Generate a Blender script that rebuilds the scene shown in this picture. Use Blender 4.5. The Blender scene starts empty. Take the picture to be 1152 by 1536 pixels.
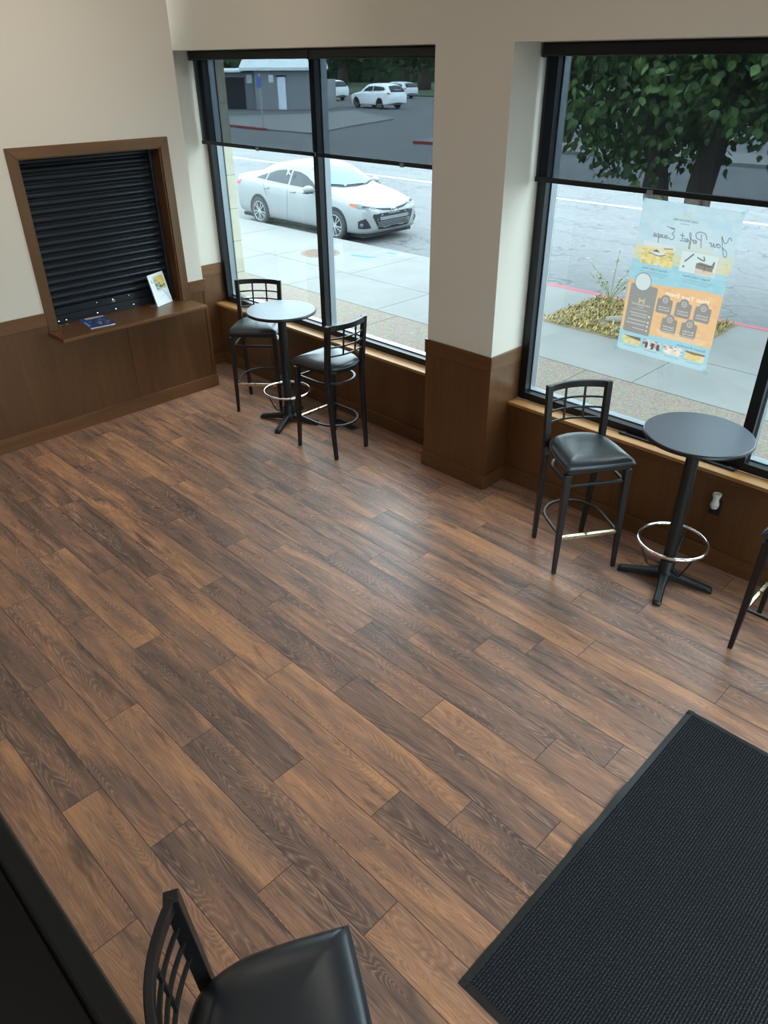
import bpy, bmesh, math, random
import numpy as np
from mathutils import Vector, Matrix
from mathutils.bvhtree import BVHTree
random.seed(7)
rng = np.random.default_rng(11)
C = bpy.context.scene.collection
SC = bpy.context.scene

# ---------------------------------------------------------------- camera
cd = bpy.data.cameras.new('camera'); cam = bpy.data.objects.new('camera', cd); C.objects.link(cam)
th, ya, ro = map(math.radians, (31.596, 45.026, -0.39))
F = Vector((-math.sin(ya)*math.cos(th), math.cos(ya)*math.cos(th), -math.sin(th)))
Rv = F.cross(Vector((0, 0, 1))).normalized(); Uv = Rv.cross(F)
R2 = Rv*math.cos(ro)+Uv*math.sin(ro); U2 = -Rv*math.sin(ro)+Uv*math.cos(ro)
M = Matrix(((R2.x, U2.x, -F.x, 6.452), (R2.y, U2.y, -F.y, -4.16), (R2.z, U2.z, -F.z, 2.923), (0, 0, 0, 1)))
cam.matrix_world = M
cd.sensor_fit = 'VERTICAL'; cd.sensor_height = 36.0; cd.lens = 36.0*1099.333/1536
cd.clip_end = 500; cd.clip_start = .05
SC.camera = cam
SC.view_settings.view_transform = 'Standard'; SC.view_settings.look = 'None'
SC.view_settings.exposure = 0.07; SC.view_settings.gamma = 1.0; SC.view_settings.use_curve_mapping = False

# ---------------------------------------------------------------- world: bright overcast sky
W = bpy.data.worlds.new('overcast_sky'); SC.world = W; W.use_nodes = True
wn = W.node_tree; wn.nodes.clear()
wo = wn.nodes.new('ShaderNodeOutputWorld'); wb = wn.nodes.new('ShaderNodeBackground')
wt = wn.nodes.new('ShaderNodeTexCoord'); ws = wn.nodes.new('ShaderNodeSeparateXYZ'); wr = wn.nodes.new('ShaderNodeValToRGB')
wn.links.new(wt.outputs['Generated'], ws.inputs[0]); wn.links.new(ws.outputs['Z'], wr.inputs[0])
wr.color_ramp.elements[0].color = (.80, .93, 1.0, 1); wr.color_ramp.elements[0].position = 0.0
wr.color_ramp.elements[1].color = (.92, 1.0, 1.04, 1); wr.color_ramp.elements[1].position = .6
wn.links.new(wr.outputs[0], wb.inputs[0]); wb.inputs[1].default_value = 6.8
wn.links.new(wb.outputs[0], wo.inputs[0])

# soft high sun behind cloud
sd = bpy.data.lights.new('hazy_sun', 'SUN'); sd.energy = 0.5; sd.angle = math.radians(40); sd.color = (1, .97, .92)
so = bpy.data.objects.new('hazy_sun', sd); C.objects.link(so); so.rotation_euler = (math.radians(-25), math.radians(10), 0)

# ceiling lamps of the room (recessed panels above the frame)
def lamp(x, y, e, sx=1.2, sy=.6, col=(1, .93, .84)):
    d = bpy.data.lights.new('ceiling_lamp', 'AREA'); d.shape = 'RECTANGLE'; d.size = sx; d.size_y = sy; d.energy = e; d.color = col
    o = bpy.data.objects.new('ceiling_lamp', d); C.objects.link(o); o.location = (x, y, 4.27)
LAMP = 8
for lx, ly in ((1.6, -1.6), (4.4, -1.6), (7.0, -1.6), (1.6, -4.4), (4.4, -4.4), (7.0, -4.4)):
    lamp(lx, ly, LAMP)

# unseen area lights added to brighten the shutter wall
for wy in (-1.5, -3.4):
    d = bpy.data.lights.new('wall_fill_light', 'AREA'); d.shape = 'RECTANGLE'; d.size = .5; d.size_y = 1.2; d.energy = 13; d.color = (1, .96, .88); d.spread = math.radians(110)
    o = bpy.data.objects.new('wall_fill_light', d); C.objects.link(o); o.location = (2.6, wy, 4.2); o.rotation_euler = (0, math.radians(58), 0)

# ---------------------------------------------------------------- helpers
def srgb(r, g, b):
    def f(c):
        c /= 255.0
        return c/12.92 if c <= .04045 else ((c+.055)/1.055)**2.4
    return (f(r), f(g), f(b), 1)

def mat(name, col, rough=.5, metal=0.0, spec=.5, coat=0.0):
    m = bpy.data.materials.new(name); m.use_nodes = True
    b = m.node_tree.nodes['Principled BSDF']
    b.inputs['Base Color'].default_value = col if len(col) == 4 else (*col, 1)
    b.inputs['Roughness'].default_value = rough; b.inputs['Metallic'].default_value = metal
    b.inputs['Specular IOR Level'].default_value = spec
    if coat: b.inputs['Coat Weight'].default_value = coat; b.inputs['Coat Roughness'].default_value = .05
    return m

class N:
    """tiny node-graph helper"""
    def __init__(s, m): s.t = m.node_tree; s.b = s.t.nodes.get('Principled BSDF')
    def n(s, typ, **kw):
        x = s.t.nodes.new(typ)
        for k, v in kw.items(): setattr(x, k, v)
        return x
    def l(s, a, b): s.t.links.new(a, b)
    def math(s, op, a, b=None, c=None):
        x = s.n('ShaderNodeMath', operation=op)
        for i, v in enumerate((a, b, c)):
            if v is None: continue
            if isinstance(v, (int, float)): x.inputs[i].default_value = v
            else: s.l(v, x.inputs[i])
        return x.outputs[0]
    def mix(s, f, a, b, blend='MIX'):
        x = s.n('ShaderNodeMix', data_type='RGBA', blend_type=blend)
        for i, v in ((0, f), (6, a), (7, b)):
            if isinstance(v, (int, float)): x.inputs[i].default_value = v
            elif isinstance(v, tuple): x.inputs[i].default_value = v if len(v) == 4 else (*v, 1)
            else: s.l(v, x.inputs[i])
        return x.outputs[2]
    def ramp(s, f, stops):
        x = s.n('ShaderNodeValToRGB'); e = x.color_ramp.elements
        while len(e) < len(stops): e.new(.5)
        for i, (p, c) in enumerate(stops):
            e[i].position = p; e[i].color = c if isinstance(c, tuple) else (c, c, c, 1)
        s.l(f, x.inputs[0]); return x.outputs[0]
    def noise(s, vec, scale=1, detail=2, rough=.5, dist=0):
        x = s.n('ShaderNodeTexNoise'); x.inputs['Scale'].default_value = scale; x.inputs['Detail'].default_value = detail
        x.inputs['Roughness'].default_value = rough; x.inputs['Distortion'].default_value = dist
        if vec is not None: s.l(vec, x.inputs['Vector'])
        return x.outputs['Fac']
    def comb(s, x, y, z=0.0):
        c = s.n('ShaderNodeCombineXYZ')
        for i, v in enumerate((x, y, z)):
            if isinstance(v, (int, float)): c.inputs[i].default_value = v
            else: s.l(v, c.inputs[i])
        return c.outputs[0]
    def bump(s, h, strength=.2, dist=.01):
        x = s.n('ShaderNodeBump'); x.inputs['Strength'].default_value = strength; x.inputs['Distance'].default_value = dist
        s.l(h, x.inputs['Height']); s.l(x.outputs[0], s.b.inputs['Normal'])
    def obj(s): return s.n('ShaderNodeTexCoord').outputs['Object']
    def sep(s, v):
        x = s.n('ShaderNodeSeparateXYZ'); s.l(v, x.inputs[0]); return x.outputs

class MB:
    """collects shapes into one bmesh, then links ONE object"""
    def __init__(s): s.b = bmesh.new()
    def box(s, x0, x1, y0, y1, z0, z1, m=None):
        vs = [Vector((x, y, z)) for x in (x0, x1) for y in (y0, y1) for z in (z0, z1)]
        if m is not None: vs = [m @ v for v in vs]
        v = [s.b.verts.new(p) for p in vs]
        for f in ((0, 1, 3, 2), (4, 6, 7, 5), (0, 4, 5, 1), (2, 3, 7, 6), (0, 2, 6, 4), (1, 5, 7, 3)):
            s.b.faces.new([v[i] for i in f])
        return s
    def rings(s, rings, closed=True, cap=True):
        rr = [[s.b.verts.new(p) for p in r] for r in rings]
        n = len(rr[0])
        for a, b in zip(rr[:-1], rr[1:]):
            for i in range(n if closed else n-1):
                j = (i+1) % n
                s.b.faces.new((a[i], a[j], b[j], b[i]))
        if cap and closed:
            s.b.faces.new(rr[0][::-1]); s.b.faces.new(rr[-1])
        return s
    def tube(s, path, r, n=10, loop=False, cap=True, rect=None, up=Vector((0, 0, 1))):
        """sweep a circle (r float or list) or a rectangle rect=(w,h) along path"""
        P = [Vector(p) for p in path]; L = len(P); rings = []
        for i, p in enumerate(P):
            a = P[(i-1) % L] if (loop or i > 0) else P[i]; b = P[(i+1) % L] if (loop or i < L-1) else P[i]
            t = (b-a).normalized(); u = up
            if abs(t.dot(u)) > .98: u = Vector((0, 1, 0)) if abs(t.y) < .9 else Vector((1, 0, 0))
            e1 = t.cross(u).normalized(); e2 = e1.cross(t).normalized()
            if rect:
                w, h = rect[i] if isinstance(rect, list) else rect
                rings.append([p+e1*w/2*x+e2*h/2*y for x, y in ((-1, -1), (1, -1), (1, 1), (-1, 1))])
            else:
                rad = r[i] if isinstance(r, (list, tuple)) else r
                rings.append([p+(e1*math.cos(k*2*math.pi/n)+e2*math.sin(k*2*math.pi/n))*rad for k in range(n)])
        if loop: rings.append(rings[0]); cap = False
        if loop:
            rr = [[s.b.verts.new(p) for p in r_] for r_ in rings[:-1]]; m = len(rr[0])
            for i in range(L):
                a, b = rr[i], rr[(i+1) % L]
                for k in range(m):
                    j = (k+1) % m; s.b.faces.new((a[k], a[j], b[j], b[k]))
            return s
        return s.rings(rings, True, cap)
    def lathe(s, prof, n=32, c=(0, 0, 0), m=None):
        rings = []
        for r, z in prof:
            ring = [Vector((c[0]+r*math.cos(k*2*math.pi/n), c[1]+r*math.sin(k*2*math.pi/n), c[2]+z)) for k in range(n)]
            if m is not None: ring = [m @ v for v in ring]
            rings.append(ring)
        return s.rings(rings)
    def prism(s, poly, fn, d0, d1):
        """poly 2D list; fn(u,v,d) -> 3D"""
        return s.rings([[Vector(fn(u, v, d)) for u, v in poly] for d in (d0, d1)])
    def face(s, pts): s.b.faces.new([s.b.verts.new(Vector(p)) for p in pts]); return s
    def build(s, name, m, parent=None, smooth=False, bevel=0.0, seg=2, ang=40):
        bmesh.ops.remove_doubles(s.b, verts=s.b.verts, dist=1e-6)
        bmesh.ops.recalc_face_normals(s.b, faces=s.b.faces)
        me = bpy.data.meshes.new(name); s.b.to_mesh(me); s.b.free()
        me.materials.append(m)
        o = bpy.data.objects.new(name, me); C.objects.link(o)
        if parent is not None: o.parent = parent
        if smooth: me.polygons.foreach_set('use_smooth', [True]*len(me.polygons))
        if bevel:
            bv = o.modifiers.new('bevel', 'BEVEL'); bv.width = bevel; bv.segments = seg; bv.limit_method = 'ANGLE'; bv.angle_limit = math.radians(ang)
            if smooth:
                wnm = o.modifiers.new('wn', 'WEIGHTED_NORMAL'); wnm.keep_sharp = True
        return o

def sharp(o, ang=35):
    """smooth shading with creases kept"""
    me = o.data
    me.polygons.foreach_set('use_smooth', [True]*len(me.polygons))
    me.set_sharp_from_angle(angle=math.radians(ang))
    return o

def thing(name, label, cat, loc=(0, 0, 0), rz=0.0, group=None):
    o = bpy.data.objects.new(name, None); C.objects.link(o)
    o.location = loc; o.rotation_euler = (0, 0, rz); o.empty_display_size = .1
    o['label'] = label; o['category'] = cat
    if group: o['group'] = group
    return o
def tag(o, label, cat, group=None, kind=None):
    o['label'] = label; o['category'] = cat
    if group: o['group'] = group
    if kind: o['kind'] = kind
    return o
def struct(o): o['kind'] = 'structure'; return o
def srootf(name, loc=(0, 0, 0)):
    o = bpy.data.objects.new(name, None); C.objects.link(o); o.location = loc; o['kind'] = 'structure'; return o
def copy_tree(o, parent=None):
    c = o.copy(); C.objects.link(c)
    if parent is not None: c.parent = parent
    for ch in list(o.children): copy_tree(ch, c)
    return c

# ---------------------------------------------------------------- materials
PAINT = mat('wall_paint', srgb(212, 205, 192), .75, spec=.25)
g = N(PAINT); g.bump(g.noise(g.obj(), 220, 2), .06, .002)
CEIL = mat('ceiling_white', (.75, .75, .72), .9)

def wood(name, c0, c1, rough=.38, axis='z', sc=1.0):
    m = mat(name, c0, rough, spec=.75); g = N(m); g.b.inputs['Specular Tint'].default_value = (1, .80, .52, 1); g.b.inputs['Coat Weight'].default_value = .25; g.b.inputs['Coat Roughness'].default_value = .34; g.b.inputs['Coat Tint'].default_value = (1, .9, .75, 1); X = g.sep(g.obj())
    k = {'z': (30, 30, 1.6), 'y': (30, 1.6, 30), 'x': (1.6, 30, 30)}[axis]
    v = g.comb(g.math('MULTIPLY', X[0], k[0]*sc), g.math('MULTIPLY', X[1], k[1]*sc), g.math('MULTIPLY', X[2], k[2]*sc))
    a = g.noise(v, 1.0, 4, .6, .6)
    k2 = [q*.22 for q in k]
    v2 = g.comb(g.math('MULTIPLY', X[0], k2[0]), g.math('MULTIPLY', X[1], k2[1]), g.math('MULTIPLY', X[2], k2[2]))
    b = g.noise(v2, 1.0, 2, .5, .4)
    f = g.math('ADD', g.math('MULTIPLY', a, .6), g.math('MULTIPLY', b, .4))
    g.l(g.ramp(f, [(.32, c0), (.68, c1)]), g.b.inputs['Base Color'])
    g.bump(a, .05, .002)
    return m
WOOD = wood('walnut_panel', srgb(66, 39, 22), srgb(94, 59, 34), .36)
WOODY = wood('walnut_board_lengthwise', srgb(78, 49, 29), srgb(108, 71, 43), .36, axis='y')
WOODX = wood('walnut_board_sill', srgb(70, 43, 25), srgb(100, 64, 38), .36, axis='x')
SILLM = wood('skylit_walnut_sill', srgb(146, 104, 62), srgb(176, 130, 82), .36, axis='x')  # sill boards paler than the other walnut: skylight put into the colour
BLACKM = mat('black_window_frame', srgb(15, 19, 25), .38, .2)
GREYM = mat('mill_aluminium', srgb(150, 156, 162), .35, .8)
BLK = mat('black_powder_coat', srgb(24, 22, 23), .36, .0, .5)
IRON = mat('black_cast_iron', srgb(27, 29, 31), .42, .1)
VINYL = mat('black_vinyl', srgb(36, 40, 46), .31, 0, .6)
g = N(VINYL); g.bump(g.noise(g.obj(), 350, 2), .05, .001)
CHROME = mat('polished_chrome', (.85, .86, .88), .12, 1.0)
BRASS = mat('worn_brass_plate', srgb(200, 186, 120), .25, 1.0)
g = N(BRASS); X = g.obj(); nz = g.noise(X, 28, 3)
g.l(g.ramp(nz, [(.50, srgb(214, 206, 176)), (.62, srgb(196, 186, 150)), (.66, srgb(40, 37, 32))]), g.b.inputs['Base Color'])
TOP = mat('slate_grey_laminate', srgb(80, 88, 100), .36, 0, .42)
RUBBER = mat('black_rubber', srgb(30, 32, 34), .38)
WHITEP = mat('white_plastic', srgb(225, 226, 222), .4)
DBROWN = mat('dark_brown_plastic', srgb(34, 24, 20), .4)

# glass pane: thin, clear, faint cyan tint, mirror-like at grazing angles
GLASS = bpy.data.materials.new('window_glass'); GLASS.use_nodes = True
t = GLASS.node_tree; t.nodes.clear()
o_ = t.nodes.new('ShaderNodeOutputMaterial'); mx = t.nodes.new('ShaderNodeMixShader'); tr = t.nodes.new('ShaderNodeBsdfTransparent'); gl = t.nodes.new('ShaderNodeBsdfGlossy')
lw_ = t.nodes.new('ShaderNodeLayerWeight'); pw_ = t.nodes.new('ShaderNodeMath'); pw_.operation = 'POWER'; pw_.inputs[1].default_value = 4.0
fr = t.nodes.new('ShaderNodeMath'); fr.operation = 'MULTIPLY_ADD'; fr.inputs[1].default_value = .6; fr.inputs[2].default_value = .025
t.links.new(lw_.outputs['Facing'], pw_.inputs[0]); t.links.new(pw_.outputs[0], fr.inputs[0])
tr.inputs[0].default_value = (.88, .955, .975, 1); gl.inputs['Roughness'].default_value = .02; gl.inputs[0].default_value = (.9, 1, 1, 1)
t.links.new(fr.outputs[0], mx.inputs[0]); t.links.new(tr.outputs[0], mx.inputs[1]); t.links.new(gl.outputs[0], mx.inputs[2]); t.links.new(mx.outputs[0], o_.inputs[0])

# solar screen fabric: tiny open weave, mostly dark yarn
SCREEN = bpy.data.materials.new('dark_solar_screen'); SCREEN.use_nodes = True
t = SCREEN.node_tree; t.nodes.clear()
o_ = t.nodes.new('ShaderNodeOutputMaterial'); mx = t.nodes.new('ShaderNodeMixShader'); tr = t.nodes.new('ShaderNodeBsdfTransparent'); df = t.nodes.new('ShaderNodeBsdfDiffuse')
mx.inputs[0].default_value = .55; tr.inputs[0].default_value = (.92, .96, 1.0, 1); df.inputs[0].default_value = srgb(40, 46, 52)
t.links.new(tr.outputs[0], mx.inputs[1]); t.links.new(df.outputs[0], mx.inputs[2]); t.links.new(mx.outputs[0], o_.inputs[0])

# ---------------------------------------------------------------- floor: laminate planks (rows of 196 mm boards)
def floor_mat():
    m = mat('walnut_laminate', (.2, .12, .08), .36, 0, .5); g = N(m)
    uv = g.n('ShaderNodeUVMap', uv_map='plank').outputs[0]
    at = g.n('ShaderNodeAttribute', attribute_name='tone'); ac = g.sep(at.outputs['Vector'])
    U = g.sep(uv); u, v = U[0], U[1]
    o1 = g.math('MULTIPLY', ac[1], 53.0); o2 = g.math('MULTIPLY', ac[2], 41.0)
    # contour figure (cathedral loops)
    hv = g.comb(g.math('ADD', g.math('MULTIPLY', u, .95), o1), g.math('ADD', g.math('MULTIPLY', v, 8.0), o2), 0.0)
    h = g.noise(hv, 1.0, 2.0, .40, .55)
    jit = g.noise(g.comb(g.math('MULTIPLY', u, 9), g.math('MULTIPLY', v, 60), o1), 1.0, 2)
    h2 = g.math('ADD', h, g.math('MULTIPLY', jit, .018))
    ring = g.math('PINGPONG', g.math('MULTIPLY', h2, 46.0), .5)
    brk = g.noise(g.comb(g.math('MULTIPLY', u, 5), g.math('MULTIPLY', v, 40), o2), 1.0, 2)
    ringl = g.math('MULTIPLY', g.ramp(ring, [(.0, 1.0), (.16, .35), (.30, 0.0)]), g.ramp(brk, [(.35, .25), (.6, 1.0)]))
    fib = g.noise(g.comb(g.math('ADD', g.math('MULTIPLY', u, 7), o2), g.math('MULTIPLY', v, 260), o1), 1.0, 3, .6)
    broad = g.noise(g.comb(g.math('ADD', g.math('MULTIPLY', u, 1.3), o2), g.math('ADD', g.math('MULTIPLY', v, 9), o1), 3.0), 1.0, 3, .55, .5)
    dark = g.noise(g.comb(g.math('ADD', g.math('MULTIPLY', u, 1.7), o1), g.math('ADD', g.math('MULTIPLY', v, 14), o2), 9.0), 1.0, 3, .5, .8)
    tone = ac[0]
    # base by plank tone, then broad shift
    bt = g.math('ADD', tone, g.math('MULTIPLY', g.math('SUBTRACT', broad, .5), 1.9))
    base = g.ramp(bt, [(.0, srgb(102, 79, 72)), (.30, srgb(129, 98, 85)), (.62, srgb(170, 122, 96)), (1.0, srgb(214, 152, 108))])
    c = g.mix(g.math('MULTIPLY', ringl, .50), base, srgb(214, 172, 144))
    c = g.mix(g.math('MULTIPLY', g.ramp(ring, [(.36, 0.0), (.5, 1.0)]), .24), c, srgb(74, 55, 49))
    c = g.mix(g.ramp(fib, [(.40, .30), (.60, 0.0)]), c, srgb(74, 58, 52))
    c = g.mix(g.ramp(dark, [(.56, 0.0), (.70, .62)]), c, srgb(74, 62, 58))
    # seams between boards (u0/v0 baked as distance to edge in second uv)
    e = g.n('ShaderNodeUVMap', uv_map='edge').outputs[0]; E = g.sep(e)
    L_, W_ = 1.315, .196
    du = g.math('MINIMUM', E[0], g.math('SUBTRACT', L_, E[0])); dv = g.math('MINIMUM', E[1], g.math('SUBTRACT', W_, E[1]))
    d = g.math('MINIMUM', du, dv)
    seam = g.ramp(g.math('MULTIPLY', d, 100.0), [(.10, 1.0), (.26, 0.0)])
    c = g.mix(g.math('MULTIPLY', seam, .80), c, srgb(26, 20, 19))
    g.l(c, g.b.inputs['Base Color'])
    rg = g.math('ADD', g.math('MULTIPLY', fib, .16), .29); g.l(rg, g.b.inputs['Roughness'])
    hh = g.math('SUBTRACT', g.math('ADD', g.math('MULTIPLY', ringl, .5), g.math('MULTIPLY', fib, .6)), g.math('MULTIPLY', seam, 2.5))
    g.bump(hh, .30, .0016)
    return m
FLOOR = floor_mat()
JOINT = {0: 4.465, 1: 5.06, 2: 3.39, 3: 3.095, 4: 3.69, 5: 3.465, 6: 3.23, 7: 4.205, 8: 3.94, 9: 4.675, 10: 4.22, 11: 3.87, 12: 3.595, 13: 3.125, 14: 3.955, 15: 3.52, 16: 4.335, 17: 3.885, 18: 4.575}
TONE = {(13, -1): 'L', (10, -2): 'L', (11, -1): 'L', (12, 0): 'L', (11, 0): 'L', (7, -3): 'l', (10, -3): 'l', (8, -1): 'l', (3, -1): 'l', (15, -2): 'l', (8, -2): 'D', (10, -1): 'D', (12, -2): 'D', (11, -2): 'D', (9, -2): 'd', (2, -1): 'd', (6, 0): 'd', (2, 0): 'L', (4, 0): 'L', (9, 0): 'L', (7, -1): 'l', (0, -1): 'l', (8, 0): 'd', (10, 0): 'D', (3, 0): 'd', (5, 1): 'd', (7, 0): 'd', (18, -1): 'l', (17, 0): 'l', (18, 0): 'L', (15, 0): 'L', (13, 1): 'L', (16, 0): 'D', (13, 0): 'D', (14, 0): 'D', (17, -1): 'D', (16, -2): 'D', (14, 1): 'L', (10, 1): 'L', (12, 1): 'D', (11, 1): 'D'}
TV = {'L': .74, 'l': .64, 'D': .33, 'd': .40}
def build_floor():
    PL, PW = 1.315, .196
    X0, X1, Y0, Y1 = -.56, 8.4, -6.5, .30
    vs, fs, uvs, eds, tn = [], [], [], [], []
    for r in range(-3, 34):
        ya_, yb_ = -.17-PW*(r+1), -.17-PW*r
        if ya_ > Y1 or yb_ < Y0: continue
        j = JOINT.get(r, 3.0+((r*0.613) % 1)*PL)
        n0 = int(math.floor((X0-j)/PL)); n1 = int(math.floor((X1-j)/PL))
        for n in range(n0, n1+1):
            xa, xb = j+n*PL, j+(n+1)*PL
            cx0, cx1 = max(xa, X0), min(xb, X1); cy0, cy1 = max(ya_, Y0), min(yb_, Y1)
            if cx1-cx0 < 1e-4: continue
            i = len(vs)
            q = [(cx0, cy0), (cx1, cy0), (cx1, cy1), (cx0, cy1)]
            vs += [(x, y, 0) for x, y in q]; fs.append((i, i+1, i+2, i+3))
            k = TONE.get((r, n)); b = TV[k] if k else random.uniform(.42, .60)
            o1, o2 = random.random(), random.random()
            for x, y in q:
                uvs.append((x-xa, y-ya_)); eds.append((x-xa, y-ya_)); tn.append((b, o1, o2))
    me = bpy.data.meshes.new('floor'); me.from_pydata(vs, [], fs)
    a = me.uv_layers.new(name='plank'); b2 = me.uv_layers.new(name='edge')
    a.data.foreach_set('uv', np.array(uvs, dtype=np.float32).ravel()); b2.data.foreach_set('uv', np.array(eds, dtype=np.float32).ravel())
    at = me.attributes.new('tone', 'FLOAT_VECTOR', 'CORNER'); at.data.foreach_set('vector', np.array(tn, dtype=np.float32).ravel())
    me.materials.append(FLOOR)
    o = bpy.data.objects.new('floor', me); C.objects.link(o); struct(o)
build_floor()

# ---------------------------------------------------------------- room shell
YC = -.214      # where the shutter wall ends
HH = 3.015      # window head
HS = .68        # sill top
XJ = -.544; XP0, XP1 = 2.781, 3.398; XE = 6.80
OY0, OY1, OZ0, OZ1 = -1.722, -.472, .915, 2.292
m_ = MB()
m_.box(-.8, 0, -6.5, OY0, 0, 4.3).box(-.8, 0, OY1, YC, 0, 4.3).box(-.8, 0, OY0, OY1, OZ1, 4.3).box(-.8, 0, OY0, OY1, 0, OZ0)
m_.box(-.8, -.30, OY0, OY1, OZ0, OZ1)
struct(m_.build('wall_left', PAINT))
m_ = MB()
m_.box(-.8, 8.6, 0, .5, HH, 4.3).box(XP0, XP1, 0, .5, 0, HH).box(-.8, XJ, YC, .5, 0, HH).box(XE, 8.6, 0, .5, 0, HH)
m_.box(XJ, XP0, .278, .5, 0, .655).box(XP1, XE, .278, .5, 0, .655)
struct(m_.build('wall_front', PAINT))
struct(MB().box(8.4, 8.6, -6.7, -4.3, 0, 4.3).box(8.4, 8.6, -.45, 0, 0, 4.3).box(8.4, 8.6, -4.3, -.45, 2.95, 4.3).build('wall_right', PAINT))
struct(MB().box(-.8, 8.4, -6.7, -6.5, 0, 4.3).build('wall_back', PAINT))
struct(MB().box(-.8, 8.6, -6.7, .5, 4.3, 4.45).build('ceiling', CEIL))
# outer masonry piers either side of the glass
STONE = mat('cream_block', srgb(206, 196, 168), .85); g = N(STONE); X = g.sep(g.obj())
zz = g.math('FRACT', g.math('MULTIPLY', X[2], 3.1))
jn = g.ramp(zz, [(.0, 1.0), (.035, 0.0)])
g.l(g.mix(jn, g.mix(g.noise(g.obj(), 9, 3), srgb(176, 168, 148), srgb(192, 186, 168)), srgb(112, 106, 92)), g.b.inputs['Base Color'])
struct(MB().box(-.9, -.45, .5, .60, -.15, 4.3).build('trim_1', STONE))
struct(MB().box(XP0+.06, XP1+.03, .5, .58, -.15, 4.3).build('trim_2', STONE))
struct(MB().box(-.9, 8.6, .5, .62, 3.05, 4.3).build('trim_3', STONE))
struct(MB().box(-.42, XP0+.06, .5, .56, -.15, .66).box(XP1+.05, 8.6, .5, .56, -.15, .66).build('trim_4', STONE))

# left wainscot: panels, battens, cap rail, skirting
w = srootf('trim_5')
MB().box(0, .010, -6.5, -1.801-.0, .10, 1.0).box(0, .010, -1.801, -.393, .10, OZ0).box(0, .010, -.393, YC+.010, .10, 1.0).build('panel', WOOD, w)
for y, z1 in ((-2.35, 1.0), (-1.078, OZ0), (-.222, 1.0), (-3.62, 1.0)):
    MB().box(.0102, .016, y-.017, y+.017, .128, z1).build('batten', WOODY if 0 else WOOD, w, bevel=.002)
MB().box(.0, .020, -6.5, -1.802, 1.0, 1.108).box(.0, .020, -.392, YC+.018, 1.0, 1.108).build('cap_rail', WOODY, w, bevel=.002)
b_ = MB(); b_.box(0, .020, -6.5, YC+.020, 0, .128); o = b_.build('baseboard_left', WOODY, bevel=.004); struct(o)
# pillar wainscot
w = srootf('trim_6')
MB().box(XP0-.010, XP1+.010, -.010, 0, .10, .985).box(XP1, XP1+.010, 0, .278, .10, .985).box(XP1, XP1+.010, .278, .365, HS, .985).box(XP0-.010, XP0, 0, .278, .10, .985).box(XP0-.010, XP0, .278, .365, HS, .985).build('panel', WOOD, w)
MB().box(XP0-.016, XP1+.016, -.016, 0, .985, 1.091).build('cap_rail', WOODX, w, bevel=.002)
MB().box(XP1, XP1+.016, 0, .362, .985, 1.091).box(XP0-.016, XP0, 0, .362, .985, 1.091).build('cap_rail', WOODY, w, bevel=.002)
MB().box(XP1-.02, XP1+.013, -.013, -.0101, .128, .985).build('batten', WOOD, w, bevel=.001)
b_ = MB().box(XP0-.022, XP1+.022, -.022, 0, 0, .128).box(XP1, XP1+.022, 0, .262, 0, .128).box(XP0-.022, XP0, 0, .262, 0, .128)
struct(b_.build('baseboard_pillar', WOODX, bevel=.004))
# low walls under the windows
for k, (xa, xb) in enumerate(((XJ, XP0-.010), (XP1+.010, XE))):
    w = srootf('trim_%d' % (7+k))
    MB().box(xa, xb, .266, .278, .10, .655).build('panel', WOOD, w)
    MB().box(xa, xb, .258, .266, .612, .655).build('cap_rail', WOODX, w, bevel=.002)
    for xx in ((.35, 1.75) if k == 0 else (4.35, 5.62)):
        MB().box(xx-.015, xx+.015, .262, .266, .128, .612).build('batten', WOOD, w)
    struct(MB().box(xa, xb, .248, .266, 0, .128).build('baseboard_window' if k == 0 else 'baseboard_front', WOODX, bevel=.004))
# left window jamb panelling
w = srootf('trim_9')
MB().box(XJ, XJ+.010, YC, .266, .10, .985).box(XJ, XJ+.010, .266, .365, HS, .985).build('panel', WOOD, w)
MB().box(XJ, XJ+.016, YC, .362, .985, 1.091).build('cap_rail', WOODY, w, bevel=.002)
struct(MB().box(XJ, XJ+.020, YC, .248, 0, .128).build('baseboard_side', WOODY, bevel=.004))

# ---------------------------------------------------------------- windows
def window(n, xa, xb, xm):
    w = srootf('window_%d' % n)
    y0, y1 = .366, .43
    f = MB().box(xa, xa+.062, y0, y1, HS, HH).box(xb-.062, xb, y0, y1, HS, HH).box(xa+.062, xb-.062, y0, y1, HS, HS+.056).box(xa+.062, xb-.062, y0, y1, HH-.06, HH)
    f.build('window_frame', BLACKM, w, bevel=.002)
    MB().box(xm-.032, xm+.032, y0, y1, HS+.056, HH-.06).build('mullion', BLACKM, w, bevel=.002)
    gstop = MB()
    for a, b in ((xa+.050, xm-.022), (xm+.022, xb-.050)):
        gstop.box(a, a+.020, y1, .495, HS+.04, HH-.05).box(b-.020, b, y1, .495, HS+.04, HH-.05)
        gstop.box(a+.02, b-.02, y1, .495, HS+.04, HS+.066).box(a+.02, b-.02, y1, .495, HH-.07, HH-.05)
    gstop.build('glazing_bead', GREYM, w, bevel=.001)
    for a, b in ((xa+.070, xm-.042), (xm+.042, xb-.070)):
        MB().box(a, b, .446, .450, HS+.066, HH-.07).build('glass_pane', GLASS, w)
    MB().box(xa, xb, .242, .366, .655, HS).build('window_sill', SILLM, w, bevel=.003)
    return w
window(1, XJ+.010, XP0-.010, 1.118); window(2, XP1+.010, XE, 5.125)

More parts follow.
